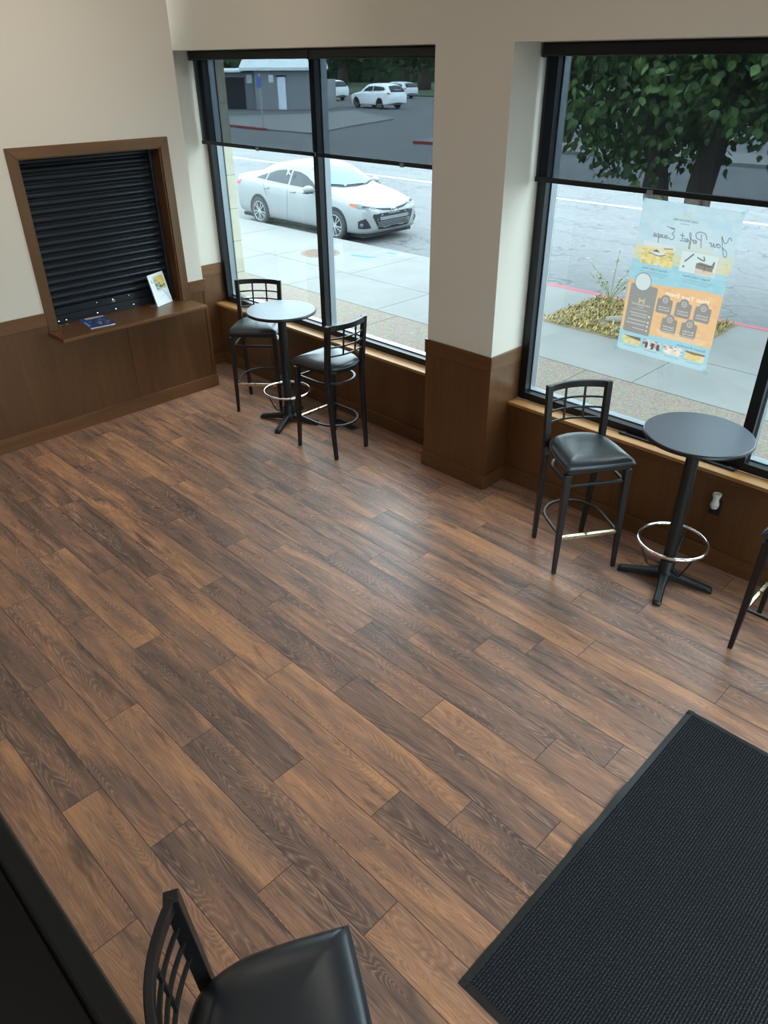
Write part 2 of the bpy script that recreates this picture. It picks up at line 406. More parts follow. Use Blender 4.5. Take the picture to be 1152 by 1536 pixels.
def entrance():
    w = srootf('door_1', (8.46, 0, 0)); f = MB()
    for y in (-4.3, -3.35, -2.35, -1.40, -.52): f.box(-.03, .03, y, y+.07, 0, 2.95)
    for a, b in ((-4.23, -3.35), (-3.28, -2.35), (-2.28, -1.40), (-1.33, -.52)):
        f.box(-.03, .03, a, b, 0, .16).box(-.03, .03, a, b, 2.22, 2.30).box(-.03, .03, a, b, 2.87, 2.95)
    f.build('door_frame', BLACKM, w)
    for a, b in ((-4.23, -3.35), (-3.28, -2.35), (-2.28, -1.40), (-1.33, -.52)):
        MB().box(-.003, .003, a, b, .16, 2.22).box(-.003, .003, a, b, 2.30, 2.87).build('glass_pane', GLASS, w)
    MB().tube([(-.07, -2.43, .9), (-.07, -2.43, 1.3)], .012, 8).build('door_handle', GREYM, w)
entrance()

def blind(xa, xb, label, zb=2.25, clip=None, side_cap=None):
    b = thing('roller_blind', label, 'blind', ((xa+xb)/2, .30, HH), group=None)
    h = (xb-xa)/2
    MB().box(-h, h, -.035, .035, -.072, -.002).build('cassette', BLACKM, b, bevel=.012, seg=3)
    for s in (-1, 1):
        MB().box(s*h-.006, s*h+.006, -.039, .039, -.077, -.001).build('end_cap', RUBBER, b, bevel=.004)
    z = zb-HH
    MB().box(-h+.006, h-.006, -.0006, .0006, z+.015, -.06).build('screen_fabric', SCREEN, b)
    MB().box(-h+.003, h-.003, -.009, .009, z-.012, z+.020).build('bottom_bar', BLACKM, b, bevel=.004)
    if clip is not None:
        MB().box(clip-.02, clip+.02, -.013, .0, z-.018, z+.012).build('clear_clip', GREYC, b, bevel=.003)
    return b
GREYC = mat('clear_grey_plastic', srgb(120, 128, 132), .3)
blind(XJ+.030, 1.197, 'dark roller blind half lowered over the pane nearest the roll-up shutter', clip=.05)
blind(1.223, XP0-.018, 'dark roller blind half lowered over the pane just left of the pillar', clip=.22)
blind(XP1+.026, 5.118, 'dark roller blind hanging above the blue and orange poster', clip=-.02)
blind(5.132, XE-.02, 'dark roller blind beyond the mullion at the right edge of the picture')

# ---------------------------------------------------------------- shutter opening
w = srootf('trim_10')
MB().prism([(-1.801, .947), (-1.722, .947), (-1.722, 2.291), (-1.801, 2.370)], lambda u, v, d: (d, u, v), 0.0, .019).build('side_casing', WOOD, w, bevel=.0015)
MB().prism([(-.393, .947), (-.472, .947), (-.472, 2.291), (-.393, 2.370)], lambda u, v, d: (d, u, v), 0.0, .019).build('side_casing', WOOD, w, bevel=.0015)
MB().prism([(-1.801, 2.371), (-.393, 2.371), (-.472, 2.292), (-1.722, 2.292)], lambda u, v, d: (d, u, v), 0.0, .019).build('head_casing', WOODY, w, bevel=.0015)
MB().box(-.30, 0, OY0-.0, OY0+.012, .946, OZ1).box(-.30, 0, OY1-.012, OY1, .946, OZ1).box(-.30, 0, OY0+.012, OY1-.012, OZ1-.012, OZ1).build('jamb_lining', WOOD, w)
SHUT = mat('black_painted_steel', srgb(34, 40, 47), .30, .35)
sh = thing('roller_shutter', 'black ribbed roll-up shutter closed in the wooden wall opening', 'shutter', (-.17, (OY0+OY1)/2, .946))
prof = []
nr = 19; pit = (OZ1-.012-1.075)/nr
for i in range(nr):
    z = 1.075-.946+i*pit
    for q in range(9):
        a = q/8; prof.append((-.004+.016*math.sin(a*math.pi)**.8, z+pit*(.10+.82*a)))
    prof.append((-.009, z+pit*.96)); prof.append((-.009, z+pit*1.04))
hw = (OY1-OY0)/2-.016
mb = MB(); r0 = [Vector((x, -hw, z)) for x, z in prof]; r1 = [Vector((x, hw, z)) for x, z in prof]
back = [Vector((-.02, -hw, prof[-1][1])), Vector((-.02, -hw, prof[0][1]))]; back1 = [Vector((-.02, hw, prof[-1][1])), Vector((-.02, hw, prof[0][1]))]
mb.rings([r0+back, r1+back1]); sharp(mb.build('curtain', SHUT, sh), 50)
MB().box(-.015, .004, -hw, hw, .068, .128).build('bottom_slat', SHUT, sh, bevel=.002)
MB().box(-.012, .016, -hw, hw, .0, .066).box(.016, .024, -hw, hw, 0, .006).build('bottom_bar', SHUT, sh, bevel=.002)
for s in (-1, 1):
    MB().box(-.03, .045, s*(hw+.002)-.028 if s > 0 else -hw-.002, hw+.002 if s > 0 else -hw+.026, 0, OZ1-.946-.014).build('guide_rail', SHUT, sh, bevel=.003)
yc = (OY0+OY1)/2
for y, z in ((-1.635, .966), (-1.567, .965), (-1.27, .965), (-.904, .969), (-1.088, .963)):
    MB().lathe([(.0, 0), (.009, 0), (.007, .004), (0, .006)], 10, m=Matrix.Translation((.016, y-yc, z-.946)) @ Matrix.Rotation(math.pi/2, 4, 'Y')).build('bolt', CHROME, sh)
for y, z in ((-1.251, 1.054), (-.931, 1.057)):
    MB().lathe([(.0, 0), (.006, 0), (.005, .003), (0, .004)], 10, m=Matrix.Translation((.004, y-yc, z-.946)) @ Matrix.Rotation(math.pi/2, 4, 'Y')).build('bolt', CHROME, sh)
lk = MB().lathe([(.0, 0), (.019, 0), (.019, .006), (.013, .012), (0, .012)], 20, m=Matrix.Translation((.004, -1.09-yc, 1.041-.946)) @ Matrix.Rotation(math.pi/2, 4, 'Y')).build('lock', CHROME, sh)
MB().box(.016, .0175, -1.092-yc, -1.088-yc, .088, .102).build('keyhole', RUBBER, lk)
# counter ledge
ld = thing('counter_ledge', 'brown wooden counter ledge below the closed shutter', 'ledge', (0, 0, OZ0))
poly = [(-.145, OY0+.014), (0.0, OY0+.014), (0, -1.812), (.302, -1.812), (.302, -.389), (0, -.389), (0, OY1-.014), (-.145, OY1-.014)]
MB().prism(poly, lambda u, v, d: (u, v, d), 0.0, .030).build('board', WOODY, ld, bevel=.003)
MB().box(.012, .03, -1.79, -.41, -.035, -.0005).build('cleat', WOODY, ld)

# ---------------------------------------------------------------- printed surfaces (ink pattern as per-vertex colour of a fine sheet)
class Canvas:
    def __init__(s, w, h, res, ss=3, base=(255, 255, 255)):
        s.w, s.h = w, h; s.nx, s.ny = int(w/res)+1, int(h/res)+1; s.ss = ss
        s.W, s.H = s.nx*ss, s.ny*ss
        s.im = np.ones((s.H, s.W, 3), np.float32)*np.array(base, np.float32)
        yy, xx = np.mgrid[0:s.H, 0:s.W]; s.U = (xx+.5)/s.W; s.V = (yy+.5)/s.H   # 0..1, v down
        s.asp = h/w
    def put(s, m, col, a=1.0):
        m = (m*a)[..., None].astype(np.float32)
        s.im = s.im*(1-m)+np.array(col, np.float32)*m
    def rect(s, u0, v0, u1, v1, col, a=1): s.put(((s.U >= u0) & (s.U <= u1) & (s.V >= v0) & (s.V <= v1)).astype(np.float32), col, a)
    def rrect(s, u0, v0, u1, v1, r, col, a=1):
        x = np.abs(s.U-(u0+u1)/2)-(u1-u0)/2+r; y = np.abs(s.V-(v0+v1)/2)*s.asp-(v1-v0)/2*s.asp+r
        d = np.hypot(np.maximum(x, 0), np.maximum(y, 0))+np.minimum(np.maximum(x, y), 0)-r
        s.put((d < 0).astype(np.float32), col, a)
    def circ(s, u, v, r, col, a=1, ring=None):
        d = np.hypot(s.U-u, (s.V-v)*s.asp); m = (d < r) if ring is None else (np.abs(d-r) < ring)
        s.put(m.astype(np.float32), col, a)
    def poly(s, pts, col, a=1):
        m = np.zeros(s.U.shape, bool); n = len(pts); j = n-1
        for i in range(n):
            xi, yi = pts[i]; xj, yj = pts[j]
            cnd = ((yi > s.V) != (yj > s.V)) & (s.U < (xj-xi)*(s.V-yi)/((yj-yi) or 1e-9)+xi)
            m ^= cnd; j = i
        s.put(m.astype(np.float32), col, a)
    def stroke(s, pts, wd, col, a=1):
        P = [Vector((x, y, 0)) for x, y in pts]; Q = []
        for i in range(len(P)-1):
            p0, p1, p2, p3 = P[max(i-1, 0)], P[i], P[i+1], P[min(i+2, len(P)-1)]
            for k in range(6):
                t_ = k/6; Q.append(.5*((2*p1)+(p2-p0)*t_+(2*p0-5*p1+4*p2-p3)*t_*t_+(3*p1-p0-3*p2+p3)*t_**3))
        Q.append(P[-1])
        m = np.zeros(s.U.shape, bool)
        for a_, b_ in zip(Q[:-1], Q[1:]):
            u0, u1 = min(a_.x, b_.x)-wd, max(a_.x, b_.x)+wd; v0, v1 = min(a_.y, b_.y)-wd/s.asp, max(a_.y, b_.y)+wd/s.asp
            i0, i1 = max(int(u0*s.W), 0), min(int(u1*s.W)+2, s.W); j0, j1 = max(int(v0*s.H), 0), min(int(v1*s.H)+2, s.H)
            if i0 >= i1 or j0 >= j1: continue
            x = s.U[j0:j1, i0:i1]; y = s.V[j0:j1, i0:i1]*s.asp
            dx, dy = b_.x-a_.x, (b_.y-a_.y)*s.asp; L2 = dx*dx+dy*dy+1e-12
            tt = np.clip(((x-a_.x)*dx+(y-a_.y*s.asp)*dy)/L2, 0, 1)
            m[j0:j1, i0:i1] |= np.hypot(x-a_.x-tt*dx, y-a_.y*s.asp-tt*dy) < wd/2
        s.put(m.astype(np.float32), col, a)
    def text(s, txt, u, v, h, col, mirror=False, align='C', a=1, bold=0.0, shear=0, wmax=None):
        """baseline centre at (u,v); h = cap height in width units"""
        cu = bpy.data.curves.new('t', 'FONT'); cu.body = txt; cu.size = 1; cu.shear = shear; cu.resolution_u = 3; cu.offset = bold
        ob = bpy.data.objects.new('t', cu); C.objects.link(ob)
        dg = bpy.context.evaluated_depsgraph_get(); me = bpy.data.meshes.new_from_object(ob.evaluated_get(dg))
        me.calc_loop_triangles()
        co = np.array([q.co[:2] for q in me.vertices]) if len(me.vertices) else np.zeros((0, 2)); tri = [tuple(q.vertices) for q in me.loop_triangles]
        bpy.data.objects.remove(ob); bpy.data.curves.remove(cu); bpy.data.meshes.remove(me)
        if not len(co): return
        k = h/.70; co = co*k; wd = co[:, 0].max()-co[:, 0].min()
        if wmax and wd > 0: co[:, 0] *= wmax/wd
        co[:, 0] -= (co[:, 0].max()+co[:, 0].min())/2
        if mirror: co[:, 0] *= -1
        if align == 'L': co[:, 0] -= co[:, 0].min()
        if align == 'R': co[:, 0] -= co[:, 0].max()
        x = co[:, 0]+u; y = v-co[:, 1]/s.asp
        m = np.zeros(s.U.shape, bool)
        for a0, b0, c0 in tri:
            xs = x[[a0, b0, c0]]; ys = y[[a0, b0, c0]]
            i0, i1 = max(int(xs.min()*s.W), 0), min(int(xs.max()*s.W)+2, s.W); j0, j1 = max(int(ys.min()*s.H), 0), min(int(ys.max()*s.H)+2, s.H)
            if i0 >= i1 or j0 >= j1: continue
            X_, Y_ = s.U[j0:j1, i0:i1], s.V[j0:j1, i0:i1]
            d = (xs[1]-xs[0])*(ys[2]-ys[0])-(xs[2]-xs[0])*(ys[1]-ys[0])
            if abs(d) < 1e-14: continue
            p = ((X_-xs[0])*(ys[2]-ys[0])-(xs[2]-xs[0])*(Y_-ys[0]))/d; q = ((xs[1]-xs[0])*(Y_-ys[0])-(X_-xs[0])*(ys[1]-ys[0]))/d
            m[j0:j1, i0:i1] |= (p >= -1e-6) & (q >= -1e-6) & (p+q <= 1+1e-6)
        s.put(m.astype(np.float32), col, a)
    def blotch(s, u0, v0, u1, v1, cols, n=60, r=(.01, .04), seed=1, a=.9):
        rr = np.random.default_rng(seed)
        inside = ((s.U >= u0) & (s.U <= u1) & (s.V >= v0) & (s.V <= v1))
        for _ in range(n):
            cu_, cv_ = rr.uniform(u0, u1), rr.uniform(v0, v1); ra = rr.uniform(*r); rb = ra*rr.uniform(.3, .8)
            m = inside & ((((s.U-cu_)/ra)**2+((s.V-cv_)*s.asp/rb)**2) < 1)
            s.put(m.astype(np.float32), cols[rr.integers(len(cols))], a)
    def sheet(s, name, m, fn, parent=None):
        """fn(U,V) arrays -> X,Y,Z arrays"""
        im = s.im.reshape(s.ny, s.ss, s.nx, s.ss, 3).mean((1, 3))/255.0
        lin = np.where(im <= .04045, im/12.92, ((im+.055)/1.055)**2.4)
        v, u = np.mgrid[0:s.ny, 0:s.nx]; X_, Y_, Z_ = fn(u/(s.nx-1.0), v/(s.ny-1.0))
        co = np.stack([X_, Y_, Z_], -1).reshape(-1, 3).astype(np.float32)
        i = (v[:-1, :-1]*s.nx+u[:-1, :-1]).ravel(); q = np.stack([i, i+s.nx, i+s.nx+1, i+1], 1)
        me = bpy.data.meshes.new(name); me.from_pydata(co.tolist(), [], q.tolist())
        ca = me.color_attributes.new('ink', 'FLOAT_COLOR', 'POINT')
        ca.data.foreach_set('color', np.concatenate([lin.reshape(-1, 3), np.ones((s.nx*s.ny, 1))], 1).astype(np.float32).ravel())
        me.materials.append(m); me.polygons.foreach_set('use_smooth', [True]*len(me.polygons))
        o = bpy.data.objects.new(name, me); C.objects.link(o)
        if parent: o.parent = parent
        return o
def ink_mat(name, rough=.5, trans=0.0):
    m = mat(name, (.8, .8, .8), rough); g = N(m)
    a = g.n('ShaderNodeAttribute', attribute_name='ink'); g.l(a.outputs['Color'], g.b.inputs['Base Color'])
    if trans:
        tl = g.n('ShaderNodeBsdfTranslucent'); g.l(g.mix(1.0, a.outputs['Color'], (.92, .71, .63), 'MULTIPLY'), tl.inputs[0])
        x = g.n('ShaderNodeMixShader'); x.inputs[0].default_value = trans
        out = [q for q in g.t.nodes if q.type == 'OUTPUT_MATERIAL'][0]
        g.l(g.b.outputs[0], x.inputs[1]); g.l(tl.outputs[0], x.inputs[2]); g.l(x.outputs[0], out.inputs[0])
    return m

def poster():
    c = Canvas(.632, .962, .0026, base=(168, 206, 226))
    U, V = c.U, c.V; rr = np.random.default_rng(3)
    # pale sky wash, hills, blue band, orange band
    wob = .02*np.sin(U*9+1)+.012*np.sin(U*23)
    c.put(np.clip((V-.05)/.2, 0, 1)*(V < .26), (186, 212, 224), .6)
    c.blotch(0, .0, 1, .25, [(180, 212, 228), (160, 202, 226), (190, 216, 224)], 120, (.02, .07), 4, .35)
    hill = ((V > .255+.03*np.sin(U*7)+.02*np.cos(U*15)) & (V < .40)).astype(float)
    c.put(hill, (206, 206, 176), .35+.55*np.clip(np.abs(U-.5)*2.2-.35, 0, 1)); c.blotch(0, .30, 1, .395, [(216, 196, 130), (196, 204, 150), (222, 208, 160), (186, 190, 140)], 160, (.01, .035), 5, .55)
    c.put((V > .375).astype(float), (138, 196, 218)); c.blotch(0, .38, 1, .52, [(150, 204, 222), (130, 188, 214)], 70, (.02, .06), 6, .5)
    band = ((V > .505+.012*np.sin(U*5+.5)) & (V < .845+.006*np.sin(U*6))).astype(float)
    c.put(band, (222, 178, 128)); sv = c.im.copy()
    c.blotch(0, .52, 1, .84, [(230, 188, 140), (212, 166, 112), (226, 184, 120)], 170, (.01, .05), 8, .5)
    c.im = np.where(band[..., None] > 0, c.im, sv)
    c.put((V > .85).astype(float), (142, 200, 222), .6); c.put((V > .955).astype(float), (172, 212, 226), .7)
    DK = (70, 84, 94); WH = (244, 240, 228)
    def bow(u, v, s, col):
        c.stroke([(u-s, v-s*.55), (u-s, v+s*.55)], .006, col); c.stroke([(u+s, v-s*.55), (u+s, v+s*.55)], .006, col)
        for k in (-1, 1):
            c.stroke([(u-s, v-s*.5*k), (u-s*.3, v), (u+s*.3, v), (u+s, v+s*.5*k)][:2]+[(u, v), (u+s, v+s*.5*k)], .005, col)
    bow(.47, .060, .030, (196, 190, 130))
    c.text('DAR MOUNTAIN', .465, .105, .020, DK, True, wmax=.245); c.text('RANCH', .465, .122, .010, DK, True, wmax=.08)
    # hand-written headline as strokes (authored reading left to right, then mirrored)
    def scr(strokes, x0, s, vb):
        for st in strokes:
            c.stroke([(1-(x0+x*s), vb-y*s/c.asp) for x, y in st], .0060, DK)
    sY = [[(-.1, .75), (.05, .95), (.2, .9), (.25, .6), (.45, .45), (.7, .75), (.85, .98), (.7, .5), (.5, -.1), (.25, -.65), (.05, -.6), (.15, -.2), (.6, .05)]]
    def o_(x): return [[(x+.25, .3), (x+.08, .28), (x, .1), (x+.1, 0), (x+.25, .08), (x+.26, .28), (x+.4, .2)]]
    def u_(x): return [[(x, .3), (x+.02, .05), (x+.15, .0), (x+.28, .3), (x+.28, .05), (x+.42, .05)]]
    def r_(x): return [[(x, .0), (x+.06, .3), (x+.12, .22), (x+.24, .32)]]
    def e_(x): return [[(x, .12), (x+.18, .2), (x+.14, .32), (x+.03, .22), (x+.06, .02), (x+.28, .1)]]
    def s_(x): return [[(x, .05), (x+.14, .33), (x+.2, .08), (x+.05, .0)]]
    def c_(x): return [[(x+.2, .28), (x+.06, .25), (x+.04, .05), (x+.26, .08)]]
    def a_(x): return [[(x+.22, .3), (x+.04, .22), (x+.05, .02), (x+.22, .25), (x+.22, .04), (x+.34, .1)]]
    def p_(x): return [[(x, .32), (x-.06, -.5), (x+.03, .2), (x+.2, .3), (x+.2, .06), (x+.02, .04)], [(x+.2, .06), (x+.32, .12)]]
    def f_(x): return [[(x+.02, .05), (x+.3, .7), (x+.22, .85), (x+.12, .5), (x+.02, -.4), (x+.12, -.45), (x+.16, .1), (x+.3, .15)]]
    def t_(x): return [[(x+.12, .75), (x+.04, .1), (x+.2, .05)], [(x-.1, .5), (x+.3, .55)]]
    sP = [[(.25, .85), (.12, .2), (.02, -.25)], [(-.35, .5), (-.1, .95), (.4, 1.05), (.75, .85), (.6, .5), (.2, .38)]]
    sE = [[(.5, .95), (.2, .9), (.12, .7), (.3, .55), (.05, .35), (.05, .1), (.3, .0), (.6, .15)], [(.1, .98), (.9, 1.06)]]
    k = .105
    for x, g_ in ((.07, sY), (.07+k*.78, o_(0)), (.07+k*1.15, u_(0)), (.07+k*1.58, r_(0)), (.07+k*2.45, sP), (.07+k*2.98, e_(0)), (.07+k*3.24, r_(0)), (.07+k*3.48, f_(0)), (.07+k*3.78, e_(0)), (.07+k*4.04, c_(0)), (.07+k*4.34, t_(0)), (.07+k*5.15, sE), (.07+k*5.8, s_(0)), (.07+k*6.05, c_(0)), (.07+k*6.3, a_(0)), (.07+k*6.68, p_(0)), (.07+k*7.0, e_(0))):
        scr(g_, x, k, .222)
    # two cabin photographs
    c.rect(.085, .255, .425, .395, (214, 206, 150)); c.blotch(.085, .30, .425, .395, [(222, 200, 110), (190, 186, 120), (230, 214, 140), (170, 160, 110)], 150, (.008, .03), 12, .8)
    c.rect(.085, .255, .425, .285, (196, 216, 220)); c.poly([(.17, .32), (.21, .30), (.25, .305), (.29, .295), (.33, .32), (.30, .335), (.20, .335)], (206, 216, 220)); c.poly([(.19, .312), (.235, .296), (.28, .312)], (70, 76, 82)); c.stroke([(.17, .322), (.26, .334), (.33, .324)], .008, (84, 80, 76)); c.stroke([(.31, .285), (.40, .278)], .008, (84, 80, 76))
    c.rect(.50, .275, .86, .40, (196, 220, 228)); c.poly([(.66, .365), (.66, .335), (.70, .325), (.83, .335), (.83, .372)], (120, 112, 106)); c.rect(.66, .37, .85, .395, (206, 186, 170)); c.stroke([(.545, .335), (.615, .285)], .014, (86, 92, 98)); c.stroke([(.66, .30), (.73, .312), (.72, .29)], .010, (70, 70, 70)); c.stroke([(.68, .335), (.80, .34), (.83, .31), (.83, .345)], .009, (80, 70, 66)); c.stroke([(.75, .345), (.75, .375)], .006, (80, 70, 66)); c.rect(.53, .362, .55, .374, (90, 100, 110))
    c.text('Group Cabin Stays', .255, .428, .020, (66, 82, 92), True, wmax=.27); c.text('Single Cabin Stays', .69, .428, .020, (66, 82, 92), True, wmax=.28)
    for k2 in range(3):
        c.stroke([(.10+.02*k2, .443+.011*k2), (.41-.02*k2, .443+.011*k2)], .0042, (96, 140, 156), .8); c.stroke([(.53+.02*k2, .443+.011*k2), (.86-.02*k2, .443+.011*k2)], .0042, (96, 140, 156), .8)
    # contact panel
    c.rrect(.035, .535, .335, .865, .02, (128, 132, 132)); c.circ(.16, .515, .088, (196, 214, 222)); c.circ(.16, .515, .088, (110, 122, 128), 1, .004)
    bow(.185, .640, .028, (236, 224, 176)); c.text('DAR MOUNTAIN', .185, .672, .017, WH, True, wmax=.20); c.text('RANCH', .185, .686, .009, WH, True, wmax=.07)
    c.stroke([(.09, .702), (.27, .702)], .003, WH)
    for y, ww in ((.728, .19), (.745, .17), (.775, .20), (.80, .21), (.83, .13)): c.stroke([(.27-ww, y), (.27, y)], .0085, (214, 210, 200), .75)
    for y in (.735, .775, .802, .832): c.circ(.298, y, .010, WH, .8)
    # event block
    c.text('Host Your Event', .645, .568, .042, WH, True, wmax=.45, bold=.012)
    for (u, v, a1, a2) in ((.435, .635, 'Corporate', 'Retreats'), (.635, .635, 'Wedding &', 'Receptions'), (.835, .635, 'Family', 'Reunions'), (.525, .755, 'Special', 'Occasions'), (.735, .755, 'Birthday', 'Party')):
        c.rrect(u-.082, v-.042, u+.082, v+.055, .018, (124, 128, 128)); c.circ(u, v-.038, .048, (124, 128, 128))
        c.circ(u, v-.034, .024, (214, 210, 200), .8, .004); c.circ(u, v-.034, .008, (214, 210, 200), .8)
        c.text(a1, u, v+.018, .017, WH, True, wmax=.115); c.text(a2, u, v+.036, .017, WH, True, wmax=.115)
    for k2 in range(5): c.stroke([(.40+.012*k2*k2*.4, .802+.0095*k2), (.94-.012*k2*k2*.3, .802+.0095*k2)], .0055, (246, 226, 196), .7)
    c.text('Resort Amenities', .80, .876, .026, (70, 104, 122), True, wmax=.30)
    for q, (u0, cols) in enumerate(((.05, [(206, 200, 130), (186, 186, 130), (226, 214, 150)]), (.285, [(190, 186, 184), (90, 84, 86), (224, 224, 220), (170, 190, 190)]), (.52, [(214, 212, 200), (150, 130, 120), (230, 230, 226)]), (.755, [(214, 190, 110), (226, 214, 160), (206, 206, 190)]))):
        c.rect(u0, .888, u0+.205, .948, cols[0]); c.blotch(u0, .888, u0+.205, .948, cols, 60, (.008, .03), 30+q, .8)
        c.stroke([(u0+.03, .963), (u0+.18, .963)], .006, (96, 136, 152), .8)
    c.poly([(.05, .892), (.255, .888), (.255, .912), (.15, .905)], (96, 88, 80)); c.poly([(.755, .89), (.96, .89), (.96, .903), (.83, .908), (.755, .90)], (120, 96, 72))
    for u in (.33, .40, .46): c.poly([(u-.012, .945), (u-.018, .912), (u, .898), (u+.018, .912), (u+.012, .945)], (66, 60, 64))
    c.im = c.im*.80+np.array((196, 200, 200), np.float32)*.20
    pm = ink_mat('backlit_poster_paper', .5, .62)
    ctr = np.array((4.452, .440, 1.706)); a = math.radians(-1.3)
    def fn(U_, V_):
        x = (U_-.5)*.628; z = (.5-V_)*.960
        X_ = ctr[0]+x*math.cos(a)-z*math.sin(a)*.9; Z_ = ctr[2]+x*math.sin(a)+z*math.cos(a)
        bend = np.clip((U_-.90)/.10, 0, 1)**2*.012*np.sin(np.clip(V_*1.3, 0, 1)*math.pi)
        return X_, ctr[1]-bend-.001, Z_
    o = c.sheet('poster', pm, fn)
    tag(o, 'pale blue and orange paper poster taped to the inside of the window glass', 'poster')
    TAPE = GLASS
    for sx, sz in ((-1, 1), (1, 1), (-1, -1), (1, -1)):
        x = sx*.314; z = sz*.480
        px, pz = ctr[0]+x*math.cos(a)-z*math.sin(a)*.9, ctr[2]+x*math.sin(a)+z*math.cos(a)
        MB().box(-.02, .02, .4375, .4385, -.012, .012, m=Matrix.Translation((px, 0, pz)) @ Matrix.Rotation(sx*sz*math.radians(-40), 4, 'Y')).build('tape', TAPE, o)
poster()

# magazine and sign holder on the ledge
def magazine():
    m = thing('magazine', 'blue covered magazine lying flat on the counter ledge', 'magazine', (.055, -1.385, .9455), math.radians(90))
    MB().box(-.108, .108, -.158, .158, 0, .007, m=Matrix.Rotation(math.radians(-7), 4, 'Z')).build('pages', WHITEP, m, bevel=.001)
    c = Canvas(.22, .32, .004, base=(40, 66, 118))
    c.rect(0, .0, .16, 1, (34, 82, 160)); c.blotch(.18, .2, 1, 1, [(52, 60, 86), (84, 92, 120), (38, 50, 90), (120, 120, 140)], 90, (.03, .10), 5, .6)
    c.poly([(.22, .0), (1, .0), (1, .13), (.22, .18)], (206, 192, 196)); c.rect(.05, .35, .10, .8, (210, 220, 236), .8)
    c.blotch(.45, .5, .95, .85, [(150, 150, 165), (190, 190, 200), (60, 70, 96)], 30, (.03, .08), 9, .7)
    an = math.radians(-7)
    def fn(U_, V_):
        x = (V_-.5)*.32; y = (U_-.5)*.22
        # u across the spine side, v along the long edge
        X_ = (U_-.5)*.218; Y_ = (.5-V_)*.318
        curl = .012*np.clip((U_-.75)/.25, 0, 1)**2*np.clip(V_, 0, 1)
        return X_*math.cos(an)-Y_*math.sin(an), X_*math.sin(an)+Y_*math.cos(an), .0078+curl
    c.sheet('cover', ink_mat('glossy_cover', .25), fn, m)
magazine()
def leaflet():
    t_ = thing('sign_holder', 'white leaflet in a clear slanted stand at the window end of the ledge', 'leaflet stand', (-.012, -.652, .9455), math.atan2(.357, .934))
    # local +x faces the viewer, y along the width; sheet leans back
    Wd, H = .222, .29; lean = math.atan2(.072, .28)
    c = Canvas(Wd, H, .0036, base=(236, 241, 243))
    c.rect(.30, .10, .90, .52, (208, 200, 150)); c.blotch(.5, .10, .90, .4, [(232, 200, 90), (240, 214, 120), (220, 190, 110)], 40, (.04, .12), 2, .7)
    c.blotch(.30, .30, .62, .52, [(90, 100, 106), (150, 160, 160), (190, 196, 190)], 30, (.03, .09), 3, .7); c.blotch(.55, .40, .9, .47, [(60, 84, 60), (90, 110, 80)], 14, (.02, .05), 4, .9)
    c.text('LIA', .32, .27, .13, (120, 130, 126), False, wmax=.36)
    c.text('mmmmm', .55, .58, .035, (150, 168, 184), False, wmax=.3, a=.0)
    c.poly([(.62, .56), (.72, .56), (1.0, .95), (.92, .98)], (206, 220, 230)); c.stroke([(.35, .74), (.66, .72)], .014, (186, 206, 222)); c.stroke([(.30, .80), (.60, .79)], .012, (196, 214, 228)); c.stroke([(.36, .565), (.68, .555)], .02, (160, 176, 186))
    def fn(U_, V_):
        y = (U_-.5)*Wd; s_ = (1-V_)*H
        return -s_*math.sin(lean)+.001, y, s_*math.cos(lean)+.004
    c.sheet('leaflet', ink_mat('leaflet_paper', .35), fn, t_)
    ACR = mat('clear_acrylic', (.9, .95, .96), .05); g = N(ACR)
    x_ = g.n('ShaderNodeMixShader'); tr_ = g.n('ShaderNodeBsdfTransparent'); x_.inputs[0].default_value = .12
    out = [q for q in g.t.nodes if q.type == 'OUTPUT_MATERIAL'][0]; g.l(tr_.outputs[0], x_.inputs[1]); g.l(g.b.outputs[0], x_.inputs[2]); g.l(x_.outputs[0], out.inputs[0])
    mb = MB()
    R = Matrix.Rotation(-lean, 4, 'Y')
    mb.box(-.006, -.003, -Wd/2-.004, Wd/2+.004, .002, H, m=R); mb.box(-.085, .02, -Wd/2-.004, Wd/2+.004, 0, .003)
    mb.build('acrylic_stand', ACR, t_)
leaflet()

